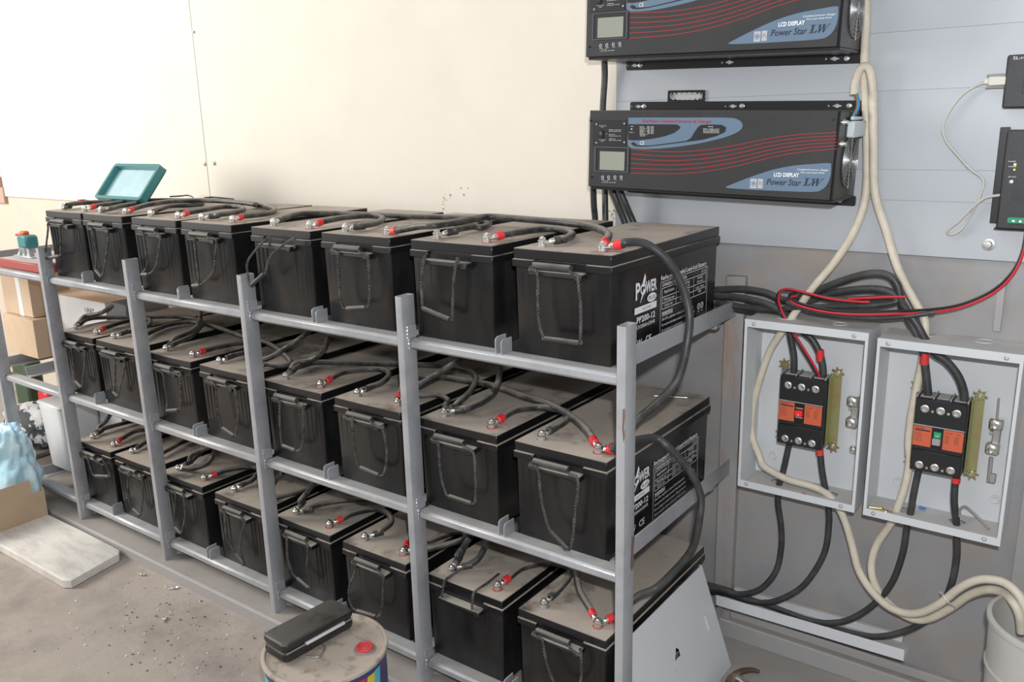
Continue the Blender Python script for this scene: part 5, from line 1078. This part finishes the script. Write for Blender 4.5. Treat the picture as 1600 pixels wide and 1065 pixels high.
MB().box(.01, -.0808, .0, .045, -.0798, .183).box(.01, -.08, .1828, .045, .08, .1836).build('white_tape', m_whitep, t)
t, c = plainbox('carton', 'white carton on the middle shelf beside leftmost battery', 'box', -2.98, .20, s1+.0345, -2.55, .46, s1+.285, m_whitep, group='white cartons behind the left post')
mb = MB(); mb.flat = True; mb.text('UNIT', (.06, -.1306, .20), (.13, -.1306, .20), .02, (0, 0, 1)); mb.build('carton_print', m_dp, t, smooth=False)
MB().box(-.215, -.13, .2502, .215, .13, .253).build('carton_flap', m_card, t)
t, c = plainbox('carton', 'white carton on the bottom shelf beside leftmost battery', 'box', -2.98, .20, s2+.0345, -2.55, .46, s2+.285, m_whitep, group='white cartons behind the left post')
mb = MB(); mb.flat = True; mb.text('NO.', (.14, -.1306, .05), (.14, -.1306, .12), .022, (-1, 0, 0)); mb.text('AM', (.18, -.1306, .06), (.18, -.1306, .11), .022, (-1, 0, 0)); mb.build('carton_print', m_dp, t, smooth=False)
t, c = plainbox('red_case', 'dark red flat case with grey top on the top left shelf', 'case', -2.885, -0.01, s0+.0002, -2.54, 0.30, s0+.034, m_maroon, b=.005)
MB().box(-.165, -.15, .0335, .165, .15, .0355, .001).build('case_top', m_greytop, t)
# teal hand tool on it
p = Vector((-2.80, 0.06, s0+.0357)); t = thing('hand_tool', 'teal and grey hand tool with orange trigger on the red case', 'tool', p)
t.scale = (.8, .8, .8)
MB().box(-.01, -.03, .045, .08, .03, .105, .01).build('tool_body', m_teal, t)
MB().box(-.085, -.022, .0, .095, .022, .006, .002).tube([(-.075, 0, .004), (-.05, 0, .03), (-.045, 0, .07), (-.02, 0, .085)], .009, 8).tube([(-.02, 0, .004), (-.012, 0, .035), (.01, 0, .06)], .008, 8).box(.03, -.012, .0, .055, .012, .05, .003).build('tool_foot', M('pale_tool_metal', (0.55, 0.58, 0.58), .35, .6), t)
MB().box(-.055, -.014, .096, .0, .014, .106, .003).build('red_lever', m_redc, t); MB().box(-.01, -.015, .104, .035, .015, .122, .006).build('orange_trigger', m_orangep, t)
# cream plank, camouflage cloth, bin
t = thing('plastic_bin', 'white plastic bin in lower left bay beside the carton', 'bin', (-2.79, .12, s2+.034))
nb = MB(); V = []
for z, k in ((0, .012), (.004, .010), (.25, 0), (.262, 0), (.268, .004)):
    for x, y in rr(-.09+k, -.08+k, .09-k, .08-k, .025, 4): V.append((x, y, z))
n = 20; nb.add(V, [[j*n+i, j*n+(i+1) % n, (j+1)*n+(i+1) % n, (j+1)*n+i] for j in range(4) for i in range(n)] + [list(range(n))[::-1], list(range(4*n, 5*n))]); nb.build('bin_body', m_whitep, t)
MB().box(-.093, -.083, .255, .093, .083, .272, .008).build('bin_rim', m_whitep, t)
def lumpy(name, label, cat, c, rad, m, seed, amp=.18, sub=4, floor_z=None, group=None):
    bm = bmesh.new(); bmesh.ops.create_icosphere(bm, subdivisions=sub, radius=1.0); from mathutils import noise
    for v_ in bm.verts:
        d = v_.co.normalized(); k = 1 + amp*noise.noise(d*1.6 + Vector((seed, 0, 0))) + amp*.5*noise.noise(d*4.5 + Vector((0, seed, 0))) + amp*.25*abs(noise.noise(d*11 + Vector((seed, seed, 0))))
        v_.co = Vector((d.x*rad[0]*k, d.y*rad[1]*k, d.z*rad[2]*k))
        if floor_z is not None: v_.co.z = max(v_.co.z, floor_z)
    me = bpy.data.meshes.new(name); bm.to_mesh(me); bm.free(); me.materials.append(m); me.polygons.foreach_set('use_smooth', [True]*len(me.polygons))
    o = link(name, me, None, c); tag(o, label, cat, group); return o
m_camo = M('camouflage_cloth', (0.62, 0.62, 0.62), .8, col2=(0.06, 0.065, 0.07), c2lo=.49, c2hi=.53, scale=16)
p = AY(40, 652, .10); lumpy('camouflage_cloth', 'grey camouflage cloth bundled in the lower left bay', 'cloth', (p.x, .12, p.z-.035), (.17, .09, .095), m_camo, 3)
sup = MB().box(-.20, -.09, 0, .16, .10, .075, .003); o = sup.build('support_crate', M('dark_crate', (0.12, 0.10, 0.09), .7)); o.location = (p.x, .12, s2+.034); tag(o, 'dark low crate under the camouflage cloth', 'crate')
o.scale = (1, 1, max(.2, (p.z - .035 - .085 - (s2+.034))/.075))
p = AY(62, 640, .2); o = MB().box(-.05, -.04, 0, .05, .04, .20, .012).build('red_container', m_redc); o.location = (p.x+.0, .26, s2+.034); tag(o, 'red container behind the white bin', 'container')
p = AY(42, 640, .3); o = MB().box(-.09, -.04, 0, .05, .04, .26, .012).build('green_container', M('dull_green', (0.045, 0.075, 0.04), .6)); o.location = (p.x, .34, s2+.034); tag(o, 'dull green container far back in the left bay', 'container')
# carton with blue bag on the floor
cr = AY(77, 800, -.080); x1 = cr.x; zt_ = -1.045
t = thing('open_carton', 'open brown carton on the floor holding a pale blue bag', 'box', (x1-.22, -.235, FLOOR))
cb = MB(); hh = zt_ - FLOOR
cb.box(-.22, -.15, .0005, .22, .15, .004).box(-.22, -.15, .004, .22, -.146, hh-.002).box(-.22, .146, .004, .22, .15, hh+.01).box(-.22, -.146, .004, -.216, .146, hh).box(.216, -.146, .004, .22, .146, hh)
cb.build('box_body', m_card, t)
fl = MB()
fl.box(-.12, -.0015, 0, .12, .0015, .055, 0, 0, Matrix.Translation((.218, -.01, hh-.002)) @ Matrix.Rotation(radians(90), 4, 'Z') @ Matrix.Rotation(radians(-14), 4, 'X'))
fl.build('box_flap', m_card, t)
bag = lumpy('plastic_bag', 'pale blue crumpled plastic bag standing in the open carton', 'bag', AX(14, 722, x1-.150), (.130, .085, .150), m_bag, 9, .24, 5, -.15)
BZ = FLOOR + .005 - bag.location.z + .0
for v_ in bag.data.vertices:
    if v_.co.z < -.02: v_.co.z = -.02 + (v_.co.z + .02) * (BZ + .02) / -.13
for v_ in bag.data.vertices:
    if v_.co.z > .05: f_ = (v_.co.z - .05)/.12; v_.co.x += f_*.05; v_.co.z += f_*.05*max(0, v_.co.x/.1)
MB().box(-.12, -.003, 0, .0, .003, .035, .001, 0, Matrix.Rotation(radians(12), 4, 'Y')).build('red_label', m_redc, t).location = (.20, -.154, hh-.03)
# polystyrene slab
corners = [AZ(x_, y_, -1.148) for x_, y_ in ((197, 868), (105, 916))]
sl_ = MB(); V = []
poly = [(-2.665, -.082), (-2.40, -.080), (-2.150, -.082), (-2.125, -.10), (-2.085, -.285), (-2.11, -.30), (-2.4, -.30), (-2.665, -.305)]
random.seed(5)
for z, k in ((FLOOR+.0005, 1), (FLOOR+.003, 0), (-1.150, 0), (-1.147, 1)):
    for x_, y_ in poly: V.append((x_ + (.003 if x_ < -2.4 else -.003)*k, y_ + (.003 if y_ < -.2 else -.003)*k, z + (random.uniform(-.0008, .0008) if z > -1.16 else 0)))
n = len(poly); sl_.add(V, [[j*n+i, j*n+(i+1) % n, (j+1)*n+(i+1) % n, (j+1)*n+i] for j in range(3) for i in range(n)] + [list(range(n))[::-1], list(range(3*n, 4*n))])
o = sl_.build('polystyrene_slab', m_styro); tag(o, 'dirty white polystyrene slab lying on the floor', 'slab')

# ---------------------------------------------------------------- things on the top batteries
bl = AZ(157, 316, .004); brr = AY(228, 319, bl.y); brr.z = bl.z; tl_ = AX(190, 263, bl.x)
print('LID', bl, brr, tl_)
u = (brr - bl); uw = u.length; u.normalize(); v = (tl_ - bl); v -= u*v.dot(u); vh = v.length; v.normalize(); n_ = u.cross(v)
if n_.y > 0: n_ = -n_
t = thing('case_lid', 'open teal plastic case lid leaning back on the top row, left end', 'case', bl)
skew = (tl_ - bl).dot(u)
if True:
    MB().plate([rr(0, 0, uw, vh, .012)], (Vector((0, 0, 0)), u, v), .003).build('lid_back', m_teal, t)
    MB().plate([rr(0, 0, uw, vh, .014), rr(.012, .012, uw-.012, vh-.012, .010)], (n_*0.0005 if n_.dot(u.cross(v)) > 0 else n_*.03, u, v), .030).build('lid_rim', m_teal, t)
    MB().plate([rr(.012, .012, uw-.012, vh-.012, .010)], (n_*.006, u, v), .002).build('lid_inside', m_tealin, t)
    for fx in (.22, .72): 
        p = u*uw*fx + v*(vh+.004) + n_*.012; MB().box(-.022, -.005, -.005, .022, .005, .007, .002, 0, Matrix.Translation(p)).build('latch', m_teal, t)
o = wcable('test_lead', 'small black lead with plug tip on top of fifth battery from right', [AZ(265, 307, .007), AZ(283, 306, .007), AZ(292, 305, .006), AZ(300, 307, .006), AZ(304, 312, .006)], .0028, m_blkw, 'wire', 'small leads on the top batteries', 8)
o = wcable('test_lead', 'small thin black lead lying furthest back on fourth battery from right', [AZ(319, 309, .007), AZ(332, 308, .007), AZ(345, 309, .006), AZ(365, 311, .005)], .0028, m_blkw, 'wire', 'small leads on the top batteries', 8)
p = AZ(130, 314, .006); o = MB().cyl((-.035, 0, 0), (.02, .01, 0), .005, .004, 8).cyl((.02, .01, 0), (.045, .014, 0), .003, .002, 8).box(-.02, -.012, -.005, .0, .012, .006, .002, 1).build('red_clip', [m_blk, m_redc]); o.location = p; tag(o, 'small black and red clip on the leftmost top-row battery', 'clip')
